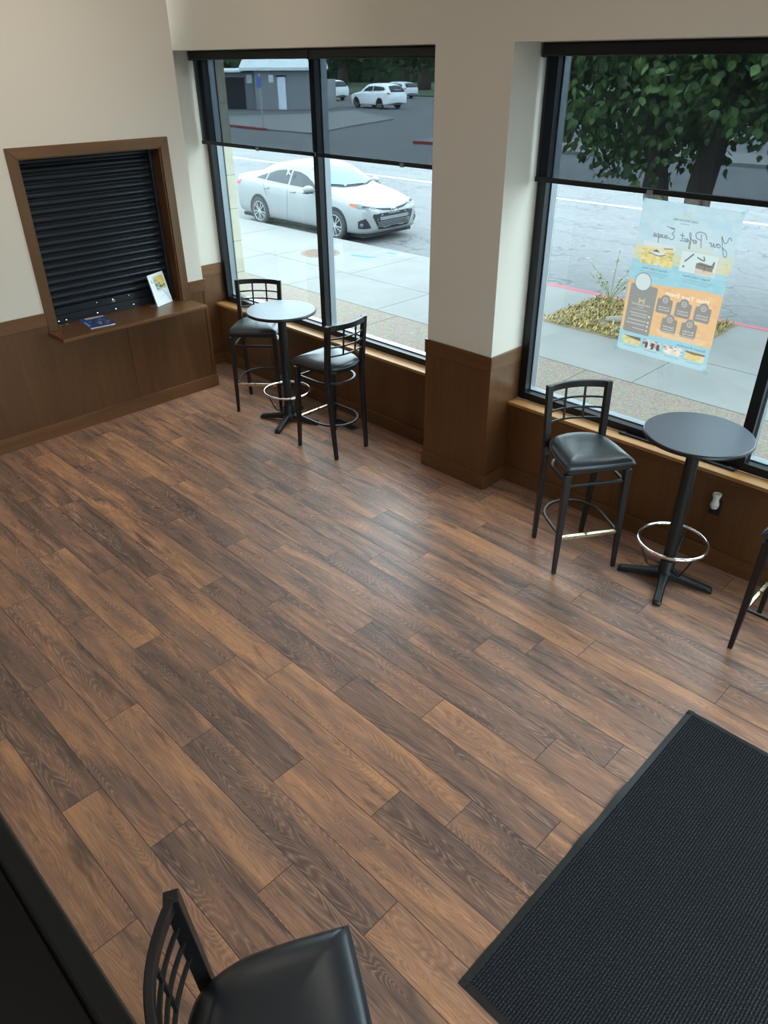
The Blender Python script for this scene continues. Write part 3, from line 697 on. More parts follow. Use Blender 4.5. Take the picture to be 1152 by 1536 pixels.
# ---------------------------------------------------------------- bar stools
def curve_back(x, z, base):   # gentle concave curve of the backrest: centre lies further back
    return base-.052*(1-(x/.2)**2)
def make_stool():
    s = thing('bar_stool', '', 'bar stool')
    T = .775                    # seat pan level
    ZT = 1.165
    # rear posts: foot splays back, bend at the seat, then slightly raked
    def post_y(z):
        if z < .70: return -.22+.055*(z/.70)
        return -.165-.038*((z-.70)/(ZT-.70))
    def post_x(z): return .180+.022*min(z/ZT, 1)
    for sx in (-1, 1):
        path, rc = [], []
        for z in (0, .2, .45, .62, .70, .78, .9, 1.02, ZT):
            path.append((sx*post_x(z), post_y(z), z)); k = .030+.011*min(z/.7, 1); rc.append((.027+.011*min(z/.7, 1), k if z < .8 else .042-.006*(z-.8)))
        MB().tube(path, 0, rect=[(a, b) for a, b in rc], up=Vector((0, 1, 0))).build('leg', BLK, s, bevel=.003)
    for sx in (-1, 1):
        MB().tube([(sx*.212, .222, 0), (sx*.206, .212, .35), (sx*.200, .203, .74)], 0, rect=[(.025, .025), (.036, .036), (.045, .045)], up=Vector((0, 1, 0))).build('leg', BLK, s, bevel=.003)
    # seat apron
    pan = [(-.215, .225), (.215, .225), (.205, -.06), (.18, -.15), (.12, -.20), (0, -.215), (-.12, -.20), (-.18, -.15), (-.205, -.06)]
    MB().prism(pan, lambda u, v, d: (u*.97, v*.97, d), .742, T).build('seat_pan', BLK, s, bevel=.003)
    # cushion: trapezoid with rounded rear, domed
    def outline(n=72):
        P = []
        pts = [(-.228, .238), (0, .243), (.228, .238), (.222, .05), (.205, -.08), (.155, -.175), (.08, -.214), (0, -.224), (-.08, -.214), (-.155, -.175), (-.205, -.08), (-.222, .05)]
        # corners 0 and 2 stay fairly sharp
        def seg(a, b, c_, d, k):
            o = []
            for i in range(k):
                t_ = i/k; o.append(.5*((2*b)+(c_-a)*t_+(2*a-5*b+4*c_-d)*t_*t_+(3*b-a-3*c_+d)*t_**3))
            return o
        V_ = [Vector(p) for p in pts]; n_ = len(V_)
        for i in range(n_):
            a, b, c_, d = V_[(i-1) % n_], V_[i], V_[(i+1) % n_], V_[(i+2) % n_]
            if i in (0, 2): a = b+(b-c_)*.3
            if (i+1) % n_ in (0, 2): d = c_+(c_-b)*.3
            P += seg(a, b, c_, d, 6)
        return P
    P = outline(); rings = []
    for sc, z in ((.975, T), (1.0, T+.008), (1.004, T+.014), (.99, T+.024), (.955, T+.036), (.88, T+.048), (.76, T+.058), (.58, T+.065), (.36, T+.069), (.14, T+.071)):
        rings.append([Vector((p.x*sc, .012+(p.y-.012)*sc, z)) for p in P])
    cu = MB().rings(rings).build('seat', VINYL, s, smooth=True)
    MB().tube([(p.x*1.004, .012+(p.y-.012)*1.004, T+.012) for p in P], .0045, 6, loop=True).build('piping', VINYL, cu, smooth=True)
    # back: top rail, three thin curved rails, two slats
    def arc(z, hw, n=13): return [(-hw+2*hw*i/(n-1), curve_back(-hw+2*hw*i/(n-1), z, post_y(z)), z) for i in range(n)]
    MB().tube(arc(ZT-.021, .200), 0, rect=(.022, .044)).build('top_rail', BLK, s, bevel=.003)
    for z in (1.055, .985, .912):
        MB().tube(arc(z, .192), 0, rect=(.012, .013)).build('back_rail', BLK, s, bevel=.002)
    for x in (-.066, .066):
        MB().tube([(x, curve_back(x, z, post_y(z)), z) for z in (.912, .985, 1.055, ZT-.04)], 0, rect=(.014, .010), up=Vector((0, 1, 0))).build('slat', BLK, s, bevel=.002)
    # U-shaped rings under the seat and near the floor
    def uring(z, w, f, b):
        pts = [(-w, f, z)]; 
        for i in range(19):
            a = math.pi+math.pi*i/18; pts.append((w*math.cos(a)*1.0, -.02+(abs(b)-.02)*math.sin(a), z))
        pts.append((w, f, z)); return pts
    MB().tube(uring(.655, .186, .20, -.200), 0, rect=(.020, .018)).build('seat_ring', BLK, s, bevel=.003)
    MB().tube([(-.195, .203, .655), (.195, .203, .655)], 0, rect=(.018, .020)).build('seat_ring_front', BLK, s, bevel=.003)
    MB().tube(uring(.285, .196, .205, -.225), 0, rect=(.018, .016)).build('foot_ring', BLK, s, bevel=.003)
    MB().box(-.192, .192, .202, .224, .262, .290).build('footrest', BRASS, s, bevel=.004)
    for sx in (-1, 1):
        for (x, y) in ((sx*.212, .222), (sx*.180, -.22)):
            MB().box(x-.010, x+.010, y-.010, y+.010, 0.0, .006).build('foot_cap', RUBBER, s)
    return s
st0 = make_stool()
STOOLS = [((.750, -.151), (.666, -.746), 'black metal bar stool in the far corner facing out from behind the round table'),
          ((1.966, -.298), (-1, -.02), 'black bar stool with its curved back to the pillar, facing the far round table'),
          ((4.387, -.266), (.83, -.558), 'black bar stool standing right of the pillar with its back to the window'),
          ((5.819, -.253), (-1, 0), 'black bar stool cut off at the right edge beside the near round table'),
          ((5.610, -3.727), (.512, .858), 'black bar stool in the foreground at the bottom edge, seen from above')]
for i, (p, d, lab) in enumerate(STOOLS):
    o = st0 if i == 0 else copy_tree(st0)
    o.location = (p[0], p[1], 0); o.rotation_euler = (0, 0, math.atan2(d[1], d[0])-math.pi/2)
    o['label'] = lab; o['group'] = 'black ladder-back bar stools'

# ---------------------------------------------------------------- pedestal tables
def make_table():
    t_ = thing('pedestal_table', '', 'table')
    MB().lathe([(0, 1.040), (.300, 1.040), (.308, 1.044), (.311, 1.052), (.308, 1.063), (.303, 1.067), (0, 1.067)], 72).build('edge_band', BLK, t_, smooth=False)
    MB().lathe([(0, 1.0672), (.302, 1.0672), (.3015, 1.0682), (0, 1.0682)], 72).build('tabletop', TOP, t_)
    sharp(MB().lathe([(0, .05), (.038, .05), (.038, 1.03), (0, 1.03)], 28).build('column', IRON, t_))
    MB().box(-.13, .13, -.025, .025, 1.028, 1.040).box(-.025, .025, -.13, .13, 1.028, 1.040).build('top_spider', IRON, t_, bevel=.003)
    sharp(MB().lathe([(0, .03), (.055, .03), (.055, .08), (.046, .095), (.046, .165), (.043, .170), (.0, .170)], 28).build('collar', IRON, t_))
    MB().lathe([(.0, 0), (.007, 0), (.007, .022), (0, .022)], 8, m=Matrix.Translation((-.045, -.012, .135)) @ Matrix.Rotation(-math.pi/2, 4, 'Y')).build('set_screw', IRON, t_)
    for k in range(4):
        a = k*math.pi/2; R = Matrix.Rotation(a, 4, 'Z'); rings = []
        for x, hw, zb, zt in ((.02, .036, .030, .088), (.06, .032, .030, .084), (.10, .027, .026, .074), (.18, .026, .016, .056), (.25, .027, .006, .042), (.285, .027, .0, .036), (.298, .022, .0, .018)):
            ring = [(x, -hw, zb), (x, hw, zb), (x, hw, zt-.010), (x, hw*.62, zt), (x, -hw*.62, zt), (x, -hw, zt-.010)]
            rings.append([R @ Vector(q) for q in ring])
        sharp(MB().rings(rings).build('base_arm', IRON, t_, bevel=.003), 40)
    ring = MB().tube([(.213*math.cos(q*2*math.pi/56), .213*math.sin(q*2*math.pi/56), .312) for q in range(56)], .0115, 10, loop=True).build('foot_ring', CHROME, t_, smooth=True)
    for k in range(3):
        a = math.radians(195+120*k); ca, sa = math.cos(a), math.sin(a)
        MB().tube([(ca*r, sa*r, z) for r, z in ((.205, .305), (.165, .21), (.125, .122), (.105, .108), (.05, .112))], .0062, 8).build('ring_strut', IRON, t_, smooth=True)
    return t_
t1 = make_table(); t1.location = (1.272, -.25, 0); t1.rotation_euler = (0, 0, math.radians(28))
t1['label'] = 'round pedestal table between two bar stools in the far corner'
t2 = copy_tree(t1); t2.location = (5.013, -.125, 0); t2.rotation_euler = (0, 0, math.radians(18))
t2['label'] = 'round pedestal table near the right edge in front of the poster window'
for q in (t1, t2): q['group'] = 'round bar-height tables'

# ---------------------------------------------------------------- mat, vent, outlet, window bar, counter
def doormat():
    x0, x1, y0, y1 = 5.645, 6.90, -2.982, -1.092
    t_ = thing('door_mat', 'large ribbed charcoal entrance mat with a black rubber edge', 'mat', (x0, y0, 0))
    w_, h_ = x1-x0, y1-y0; b = .030
    MATM = mat('charcoal_ribbed_carpet', srgb(30, 31, 34), .95, spec=.1); g = N(MATM); X = g.sep(g.obj())
    rib = g.math('PINGPONG', g.math('MULTIPLY', X[0], 84.0), .5)
    n1 = g.noise(g.comb(g.math('MULTIPLY', X[0], 300), g.math('MULTIPLY', X[1], 150), 0), 1, 2)
    n2 = g.noise(g.obj(), 5, 3)
    f = g.math('ADD', g.math('MULTIPLY', rib, .5), g.math('MULTIPLY', n1, .75))
    cc = g.ramp(f, [(.34, srgb(16, 17, 20)), (.56, srgb(44, 46, 51)), (.76, srgb(104, 106, 111))])
    g.l(g.mix(g.math('MULTIPLY', n2, .35), cc, srgb(24, 25, 30)), g.b.inputs['Base Color'])
    g.bump(g.math('ADD', rib, n1), .9, .004)
    MB().box(b, w_-b, b, h_-b, .002, .010).build('carpet', MATM, t_)
    # wavy rubber border
    nseg = 90; mb = MB()
    def strip(pa, pb, inward, n, amp):
        ro_, ri_ = [], []
        for i in range(n+1):
            k = i/n; p = Vector(pa).lerp(Vector(pb), k); q = p+Vector(inward)*b
            wv = max(0, math.sin(k*n*.55)*.5+math.sin(k*n*.21+1)*.5)*amp*math.sin(k*math.pi)
            ro_.append((p.x-inward[0]*wv*.6, p.y-inward[1]*wv*.6, .0015+wv)); ri_.append((q.x, q.y, .0085))
        lo = [(x, y, max(z-.0014, .0002)) for x, y, z in ro_]; li = [(x, y, .0005) for x, y, z in ri_]
        mb.rings([list(map(Vector, q)) for q in zip(lo, ro_, ri_, li)])
    strip((0, 0, 0), (0, h_, 0), (1, 0, 0), 60, .009); strip((w_, 0, 0), (w_, h_, 0), (-1, 0, 0), 60, .004)
    strip((0, 0, 0), (w_, 0, 0), (0, 1, 0), 40, .003); strip((0, h_, 0), (w_, h_, 0), (0, -1, 0), 40, .006)
    sharp(mb.build('rubber_edge', RUBBER, t_), 50)
doormat()
v = thing('floor_vent', 'metal floor register set in the floor behind the second stool', 'vent', (1.715, .055, 0))
VM = mat('vent_tan_metal', srgb(128, 112, 98), .4, .4)
MB().box(-.165, .165, -.065, -.045, .0, .004).box(-.165, .165, .045, .065, 0, .004).box(-.165, -.145, -.045, .045, 0, .004).box(.145, .165, -.045, .045, 0, .004).build('vent_frame', VM, v, bevel=.001)
MB().box(-.145, .145, -.045, .045, .0002, .0012).build('vent_opening', RUBBER, v)
for k in range(9): MB().box(-.13+k*.0325-.002, -.13+k*.0325+.002, -.045, .045, .0012, .0032).build('louver', DBROWN, v)
ou = thing('wall_outlet', 'dark brown outlet plate on the low wall right of the near table', 'outlet', (5.092, .2658, .43))
MB().box(-.036, .036, -.006, 0, -.058, .058).build('cover_plate', DBROWN, ou, bevel=.002)
MB().box(-.016, .016, -.0075, -.006, -.045, -.015).build('socket', RUBBER, ou, bevel=.001)
af = thing('air_freshener', 'white plug-in air freshener stuck in the dark wall outlet', 'air freshener', (5.092, .2597, .45))
sharp(MB().lathe([(0, -.045), (.020, -.043), (.026, -.030), (.027, -.012), (.022, .004), (.019, .016), (.021, .030), (.0265, .050), (.0275, .062), (.0235, .064), (.022, .054), (0, .053)], 24, c=(0, -.030, .03)).build('body', WHITEP, af), 50)
MB().box(-.016, .016, -.012, 0, -.010, .030).build('plug', WHITEP, af, bevel=.003)
MB().lathe([(0, 0), (.0262, 0), (.0276, .004), (.0262, .008), (0, .008)], 24, c=(0, -.030, .004)).build('dial', mat('ivory_plastic', srgb(190, 186, 172), .4), af)
bar = thing('window_bar', 'thin black bar lying on the sill behind the near table', 'bar', (4.72, .335, HS))
MB().box(-.385, .385, -.014, .014, .0005, .014).build('bar_body', BLACKM, bar, bevel=.003)
for sx in (-1, 1): MB().box(sx*.385-.025, sx*.385+.025, -.017, .017, .0005, .017).build('bar_end', RUBBER, bar, bevel=.003)
# dark cabinet the photo is taken over
cb = thing('tall_cabinet', 'glossy black cabinet top filling the lower left corner', 'cabinet', (0, 0, 0))
BGL = mat('gloss_black_laminate', srgb(5, 5, 6), .4, 0, .15); BGL2 = mat('satin_charcoal_edge', srgb(22, 24, 23), .5, 0, .2)
MB().box(3.8, 5.95, -4.70, -4.075, .0, 1.57).build('body', BGL, cb, bevel=.004)
MB().box(3.78, 5.97, -4.72, -4.088, 1.571, 1.60).build('top', BGL, cb, bevel=.004)
MB().box(3.78, 5.97, -4.0875, -4.040, 1.566, 1.602).build('edge_rail', BGL2, cb, bevel=.010, seg=3)

# ================================================================ OUTSIDE
def gz(y): return -.3
CONC = mat('pale_concrete', srgb(146, 146, 140), .85); g = N(CONC)
a_ = g.noise(g.obj(), 1.3, 4); b_ = g.noise(g.obj(), 60, 2)
g.l(g.mix(g.math('MULTIPLY', b_, .5), g.ramp(a_, [(.3, srgb(98, 99, 97)), (.7, srgb(110, 110, 108))]), srgb(92, 92, 89)), g.b.inputs['Base Color'])
X = g.sep(g.obj())
AGG = mat('exposed_aggregate', srgb(170, 156, 138), .9); g = N(AGG)
v1 = g.n('ShaderNodeTexVoronoi'); v1.inputs['Scale'].default_value = 75; g.l(g.obj(), v1.inputs['Vector'])
g.l(g.mix(.55, srgb(100, 90, 79), v1.outputs['Color'], 'SOFT_LIGHT'), g.b.inputs['Base Color'])
ASPH = mat('worn_asphalt', srgb(150, 150, 150), .9); g = N(ASPH)
n1 = g.noise(g.obj(), 45, 3, .7); X = g.sep(g.obj())
n2 = g.noise(g.comb(g.math('MULTIPLY', X[0], .25), g.math('MULTIPLY', X[1], 1.1), 0), 1, 4, .6)
vr = g.n('ShaderNodeTexVoronoi', feature='DISTANCE_TO_EDGE'); vr.inputs['Scale'].default_value = 1
wv = g.n('ShaderNodeTexNoise'); wv.inputs['Scale'].default_value = 1.6; g.l(g.obj(), wv.inputs['Vector'])
wx = g.n('ShaderNodeVectorMath', operation='ADD'); g.l(wv.outputs['Color'], wx.inputs[0]); g.l(g.comb(g.math('MULTIPLY', X[0], .28), g.math('MULTIPLY', X[1], .75), 0), wx.inputs[1]); g.l(wx.outputs[0], vr.inputs['Vector'])
crk = g.ramp(vr.outputs['Distance'], [(.0, 1.0), (.024, 0.0)])
n3 = g.noise(g.obj(), 9, 4, .75)
cc = g.mix(g.math('ADD', g.math('MULTIPLY', n1, .4), g.math('MULTIPLY', g.ramp(n3, [(.3, 0.0), (.7, 1.0)]), .6)), srgb(62, 63, 65), srgb(98, 99, 100)); cc = g.mix(g.ramp(n2, [(.35, .35), (.65, 0.0)]), cc, srgb(62, 64, 67))
cc = g.mix(g.math('MULTIPLY', crk, .75), cc, srgb(36, 37, 39)); g.l(cc, g.b.inputs['Base Color'])
JOINTM = mat('dark_joint', srgb(64, 63, 59), .9)

m_ = MB(); m_.box(-45, 40, .56, 3.26, -.4, -.15).box(8.62, 40, -12, .56, -.4, -.15)
sw = struct(m_.build('sidewalk_strip', AGG))
m_ = MB(); m_.box(-45, .84, 3.26, 6.13, -.4, -.15).box(2.95, 40, 3.26, 6.13, -.4, -.15).box(.84, 2.95, 3.26, 4.47, -.4, -.15)
sc_ = struct(m_.build('sidewalk', CONC))
jm = MB()
for x in [2.95-2.035*i for i in range(-4, 12)]:
    jm.box(x-.005, x+.005, 3.27, 4.45 if abs(x-2.95) > .1 and abs(x-.915) > .1 else 4.45, -.151, -.1488)
for x in [4.98, 7.0, -1.12, -2.95, -5.0, -7.05, -9.1]: jm.box(x-.005, x+.005, 4.45, 6.12, -.151, -.1488)
jm.box(-40, .84, 4.435, 4.445, -.151, -.1488).box(2.95, 40, 4.435, 4.445, -.151, -.1488)
jm.build('joint_lines', JOINTM, sc_)
jm = MB()
for x in [2.38-3.06*i for i in range(-5, 12)]: jm.box(x-.006, x+.006, .6, 3.25, -.151, -.1488)
jm.box(-40, 40, 3.25, 3.266, -.151, -.1487)
jm.build('joint_lines', JOINTM, sw)
struct(MB().box(-45, -.85, 6.13, 6.28, -.42, -.15).build('curb', CONC, bevel=.015))
RED = mat('faded_red_curb_paint', srgb(140, 62, 74), .8)
struct(MB().box(-.85, 40, 6.13, 6.28, -.42, -.148).build('red_curb', RED, bevel=.015))
# ground beyond the curb: level gutter, then rising gently
ys = [6.2, 7.5, 9, 12, 16, 20, 24, 28, 34, 45, 70, 130]
me = bpy.data.meshes.new('road'); vs = [(x, y, gz(y)) for y in ys for x in (-140, 60)]
me.from_pydata(vs, [], [(2*i, 2*i+1, 2*i+3, 2*i+2) for i in range(len(ys)-1)]); me.materials.append(ASPH)
ro_ = bpy.data.objects.new('road', me); C.objects.link(ro_); struct(ro_)
WLINE = mat('white_road_paint', srgb(160, 160, 157), .8)
def gstrip(xa, xb, ya0, yb0, ya1, yb1, up, h=None):
    """flat strip lying on the sloping ground"""
    mb = MB(); n = 14
    top = [[Vector((xa+(xb-xa)*i/n, y0+(y1-y0)*i/n, 0)) for i in range(n+1)] for y0, y1 in ((ya0, ya1), (yb0, yb1))]
    for r in top:
        for p in r: p.z = gz(p.y)+up
    mb.rings([[a, b, Vector((b.x, b.y, b.z-up-.02)), Vector((a.x, a.y, a.z-up-.02))] for a, b in zip(*top)])
    return mb
tag(gstrip(-40, 30, 14.38, 14.54, 14.38, 14.54, .004).build('lane_line', WLINE), 'long white lane line painted on the grey road', 'road marking')
# curb and lawn across the road
REDD = mat('red_curb_far', srgb(112, 44, 42), .85)
struct(gstrip(-38, -30.2, 24.2, 24.45, 23.3, 23.55, .12).build('red_curb_far', REDD))
struct(gstrip(-19.0, -15.0, 23.3, 23.5, 23.6, 23.8, .12).build('red_curb_island', REDD))
struct(gstrip(-19.0, 12, 23.51, 26.5, 25.81, 29.5, .12).build('far_sidewalk', CONC))
struct(MB().prism([(-35.78, 23.88), (-35.15, 24.07), (-30.48, 23.49), (-26.19, 23.46), (-28.58, 28.54), (-30.72, 34.07), (-39.76, 39.02), (-39.03, 34.42), (-40.95, 27.37)], lambda u, v, d: (u, v, d), -.31, -.22).build('far_path', CONC))
GRASS = mat('mown_lawn', srgb(70, 104, 56), .95); g = N(GRASS)
g.l(g.mix(g.noise(g.obj(), 3, 4), srgb(34, 54, 28), srgb(54, 74, 40)), g.b.inputs['Base Color'])
lw = MB(); xs = [-110, -60, -29.5]
lw.rings([[Vector((x, y, gz(y)+dz)) for y, dz in ((62.0, .1), (129, .1), (129, -.2), (62.0, -.2))] for x in (-139, -60, -25)])
struct(lw.build('far_lawn', GRASS))

# ---------------------------------------------------------------- planting bed with its two trunks
BED = mat('dry_bed_soil', srgb(150, 132, 84), .95); g = N(BED)
g.l(g.ramp(g.noise(g.obj(), 26, 4, .7), [(.3, srgb(78, 70, 58)), (.5, srgb(112, 98, 66)), (.7, srgb(92, 86, 58))]), g.b.inputs['Base Color'])
bed = MB(); nb = 20
vv = [[Vector((.84+2.11*i/nb, 4.47+1.66*j/nb, -.155+.05*math.sin(math.pi*i/nb)*math.sin(math.pi*j/nb)+random.uniform(0, .02))) for j in range(nb+1)] for i in range(nb+1)]
bed.rings([vv[i]+[Vector((vv[i][0].x, 6.13, -.38)), Vector((vv[i][0].x, 4.47, -.38))] for i in range(nb+1)])
struct(bed.build('planting_bed', BED))
def leafmat(name, cols, rough=.6, trans=.25):
    m = mat(name, cols[0], rough); g = N(m)
    i_ = g.n('ShaderNodeObjectInfo'); geo = g.n('ShaderNodeNewGeometry')
    g.l(g.ramp(geo.outputs['Random Per Island'], [(k/(len(cols)-1), c) for k, c in enumerate(cols)]), g.b.inputs['Base Color'])
    return m
WEEDM = leafmat('dry_yellow_groundcover', [srgb(168, 136, 60), srgb(128, 116, 60), srgb(92, 98, 50), srgb(176, 152, 88), srgb(132, 100, 56), srgb(124, 114, 98)])
mb = MB()
for k in range(5200):
    x, y = random.uniform(.87, 2.92), random.uniform(4.50, 6.10)
    if (x-1.75)**2+(y-4.9)**2 < .03 and random.random() < .8: continue
    if x > 1.55 and abs(y-4.95-.25*(x-1.55)) < .10 and random.random() < .75: continue
    z = -.14+.05*math.sin(math.pi*(x-.84)/2.11)*math.sin(math.pi*(y-4.47)/1.66)
    a = random.uniform(0, 6.28); l = random.uniform(.03, .085); w_ = l*.35; e = random.uniform(.1, 1.2)
    d = Vector((math.cos(a)*math.cos(e), math.sin(a)*math.cos(e), math.sin(e))); s_ = Vector((-math.sin(a), math.cos(a), 0))*w_/2
    p = Vector((x, y, z)); mb.face([p-s_*.4, p+d*l*.5-s_, p+d*l, p+d*l*.5+s_])
tag(mb.build('ground_cover', WEEDM), 'yellow green ground cover plants filling the bed beside the red curb', 'plants', kind='stuff')
BARKM = mat('grey_weathered_wood', srgb(120, 114, 104), .95)
lg = MB().tube([(1.62, 4.98, -.10), (1.9, 5.05, -.06), (2.2, 5.12, -.085)], [.05, .07, .045], 9)
tag(sharp(lg.build('driftwood_log', BARKM), 60), 'short grey weathered log lying in the planting bed', 'log')
# tall thin weed
wd = thing('tall_weed', 'tall thin seedy weed arching over the red curb', 'weed', (1.22, 5.75, -.13))
STEM = mat('weed_stem', srgb(128, 132, 84), .8); SEED = leafmat('weed_leaf', [srgb(126, 138, 84), srgb(150, 152, 104), srgb(120, 112, 70)])
for k in range(9):
    a = random.uniform(-2.8, .4); h_ = random.uniform(.45, .95); ln = random.uniform(.2, .6)
    pts = [(math.cos(a)*ln*t_**1.6, math.sin(a)*ln*t_**1.6*.5, h_*(t_-.25*t_*t_*(1 if k % 2 else .4))) for t_ in (0, .2, .4, .6, .8, 1)]
    MB().tube(pts, [.006, .005, .004, .004, .003, .002], 5).build('stem', STEM, wd)
    mb = MB()
    for q in range(16):
        t_ = random.uniform(.5, 1.0); i = min(int(t_*5), 4); p = Vector(pts[i]).lerp(Vector(pts[i+1]), t_*5-i)
        d = Vector((random.uniform(-1, 1), random.uniform(-1, 1), random.uniform(-.3, 1))).normalized()*random.uniform(.03, .08); s_ = d.cross(Vector((.3, .2, 1))).normalized()*.012
        mb.face([p, p+d*.5-s_, p+d, p+d*.5+s_])
    mb.build('leaf_spray', SEED, wd)

BARK = mat('dark_furrowed_bark', srgb(72, 62, 56), .95); g = N(BARK); X = g.sep(g.obj())
bn = g.noise(g.comb(g.math('MULTIPLY', X[0], 22), g.math('MULTIPLY', X[1], 22), g.math('MULTIPLY', X[2], 3)), 1, 4, .65)
g.l(g.ramp(bn, [(.35, srgb(44, 38, 35)), (.65, srgb(96, 84, 76))]), g.b.inputs['Base Color']); g.bump(bn, .8, .03)
LEAF = leafmat('broad_green_leaf', [srgb(44, 68, 32), srgb(64, 92, 42), srgb(104, 134, 62), srgb(50, 76, 36)], .6)
def leaf(mb, p, d, l, droop=0):
    up = Vector((random.uniform(-.5, .5), random.uniform(-.5, .5), 1)).normalized()
    s_ = d.cross(up)
    if s_.length < 1e-3: return
    s_ = s_.normalized()*l*.36; n_ = s_.cross(d).normalized()*l*.07
    mid = [p+d*l*.12, p+d*l*.55-n_, p+d*l]
    L_ = [p+d*l*.25+s_*.75, p+d*l*.5+s_, p+d*l*.78+s_*.55]; R_ = [p+d*l*.25-s_*.75, p+d*l*.5-s_, p+d*l*.78-s_*.55]
    v = [mb.b.verts.new(q) for q in mid+L_+R_]
    mb.b.faces.new((v[0], v[1], v[4], v[3])); mb.b.faces.new((v[1], v[2], v[5], v[4])); mb.b.faces.new((v[0], v[6], v[7], v[1])); mb.b.faces.new((v[1], v[7], v[8], v[2]))
def street_tree(label, base, path, radii, cen, rad, ncl, per, lo, sd):
    random.seed(sd)
    t_ = thing('street_tree', label, 'tree', base)
    tr_ = MB().tube(path, radii, 14).build('trunk', BARK, t_, smooth=True)
    mbb = MB()
    for k in range(9):
        a = random.uniform(0, 6.28); z0 = random.uniform(2.0, 3.4)
        st = Vector(path[-1]).lerp(Vector(path[-2]), random.random()); en = Vector((cen[0]+math.cos(a)*rad[0]*.7, cen[1]+math.sin(a)*rad[1]*.7, random.uniform(2.0, cen[2]+rad[2]*.5)))
        mid = st.lerp(en, .5)+Vector((0, 0, .4)); mbb.tube([st, mid, en], [.07, .045, .015], 7)
    mbb.build('branches', BARK, t_, smooth=True)
    mb = MB(); k = 0
    while k < ncl:
        u = Vector((random.gauss(0, 1), random.gauss(0, 1), random.gauss(0, 1))).normalized()*random.uniform(.35, 1)**.5
        p = Vector((cen[0]+u.x*rad[0], cen[1]+u.y*rad[1], cen[2]+u.z*rad[2]))
        low = lo+.35*math.sin(p.x*2.3+p.y)+.2*math.sin(p.x*5.1)
        wx_, wy_ = p.x+base[0], p.y+base[1]
        if p.z < low or wy_ < 3.6 or wx_ < (.1 if wy_ < 5 else -1.3): continue
        k += 1
        for q in range(per):
            o = Vector((random.gauss(0, .16), random.gauss(0, .16), -abs(random.gauss(0, .17))))
            d = Vector((random.gauss(0, .5), random.gauss(0, .5)-.2, -1+random.gauss(0, .35))).normalized()
            if (p+o).z < low-.42+max(0, 5.3-wy_)*.32: continue
            if (p+o).z > 3.85 and random.random() < .8: continue  # upper crown thinned out to let more skylight through
            leaf(mb, p+o, d, random.uniform(.09, .145))
    mb.build('foliage', LEAF, t_)
    return t_
street_tree('broad tree with a stout trunk behind the left side of the poster', (2.09, 5.30, -.16),
            [(0, 0, 0), (-.04, 0, .35), (-.12, 0, 1.0), (-.26, 0, 1.8), (-.42, .1, 2.6), (-.6, .15, 3.3)], [.17, .15, .145, .15, .15, .11], (-.6, 1.1, 3.55), (2.7, 2.3, 1.85), 860, 28, 2.36, 21)
street_tree('broad tree with a leaning trunk behind the right side of the poster', (2.42, 5.40, -.16),
            [(0, 0, 0), (-.02, 0, .35), (-.04, 0, 1.0), (-.06, 0, 1.7), (.0, .1, 2.5), (.1, .15, 3.3)], [.19, .16, .15, .155, .15, .11], (1.4, 1.0, 3.6), (3.0, 2.3, 1.9), 880, 28, 2.36, 33)
random.seed(99)

# ---------------------------------------------------------------- manhole cover and paint marks
RUST = mat('rusty_iron', srgb(98, 78, 68), .85)
mh = thing('manhole_cover', 'round reddish iron manhole cover set in the pavement by the parked car', 'manhole cover', (-4.52, 5.15, -.15))
MB().lathe([(0, 0), (.37, 0), (.37, .004), (.355, .006), (0, .006)], 40).build('lid', RUST, mh)
mb = MB()
for i in range(-4, 5):
    for j in range(-4, 5):
        if math.hypot(i, j) < 4.3: mb.box(i*.07-.022, i*.07+.022, j*.07-.022, j*.07+.022, .006, .010)
mb.build('stud_pattern', RUST, mh)
BLUEP = mat('blue_spray_paint', srgb(44, 98, 132), .8)
tag(MB().prism([(-3.95, 5.40), (-3.60, 5.47), (-3.45, 5.62), (-3.62, 5.57), (-3.95, 5.50)], lambda u, v, d: (u, v, d), -.150, -.148).build('paint_mark', BLUEP), 'blue spray paint dash on the pavement near the manhole cover', 'paint mark')
tag(MB().prism([(-3.62, 6.00), (-3.42, 6.02), (-3.40, 6.08), (-3.60, 6.07)], lambda u, v, d: (u, v, d), -.150, -.148).build('paint_mark', BLUEP), 'small blue spray paint spot right at the curb in front of the car', 'paint mark')

# ---------------------------------------------------------------- cars
CARW = mat('white_car_paint', srgb(110, 113, 115), .32, 0, .35, .1)
CARG = mat('dark_car_glass', srgb(46, 52, 56), .15, 0, .18)
WIND = mat('windshield_glass', srgb(84, 106, 114), .15, 0, .2)
TRIM = mat('black_car_plastic', srgb(30, 33, 36), .55, 0, .2); TYRE = mat('tyre_rubber', srgb(40, 42, 44), .8)
ALLOY = mat('bright_alloy', srgb(140, 143, 145), .4, .3); LAMP_ = mat('clear_lamp', srgb(74, 80, 84), .25, .2, .3); AMBER = mat('amber_lens', srgb(176, 66, 26), .3, 0, .2); REDL = mat('red_lens', srgb(186, 44, 48), .2)
def catmull(P, k):
    out = []; n = len(P)
    for i in range(n-1):
        p0, p1, p2, p3 = [np.array(P[j], float) for j in (max(i-1, 0), i, i+1, min(i+2, n-1))]
        for q in range(k):
            t_ = q/k; out.append(.5*((2*p1)+(p2-p0)*t_+(2*p0-5*p1+4*p2-p3)*t_*t_+(3*p1-p0-3*p2+p3)*t_**3))
    out.append(np.array(P[-1], float)); return out
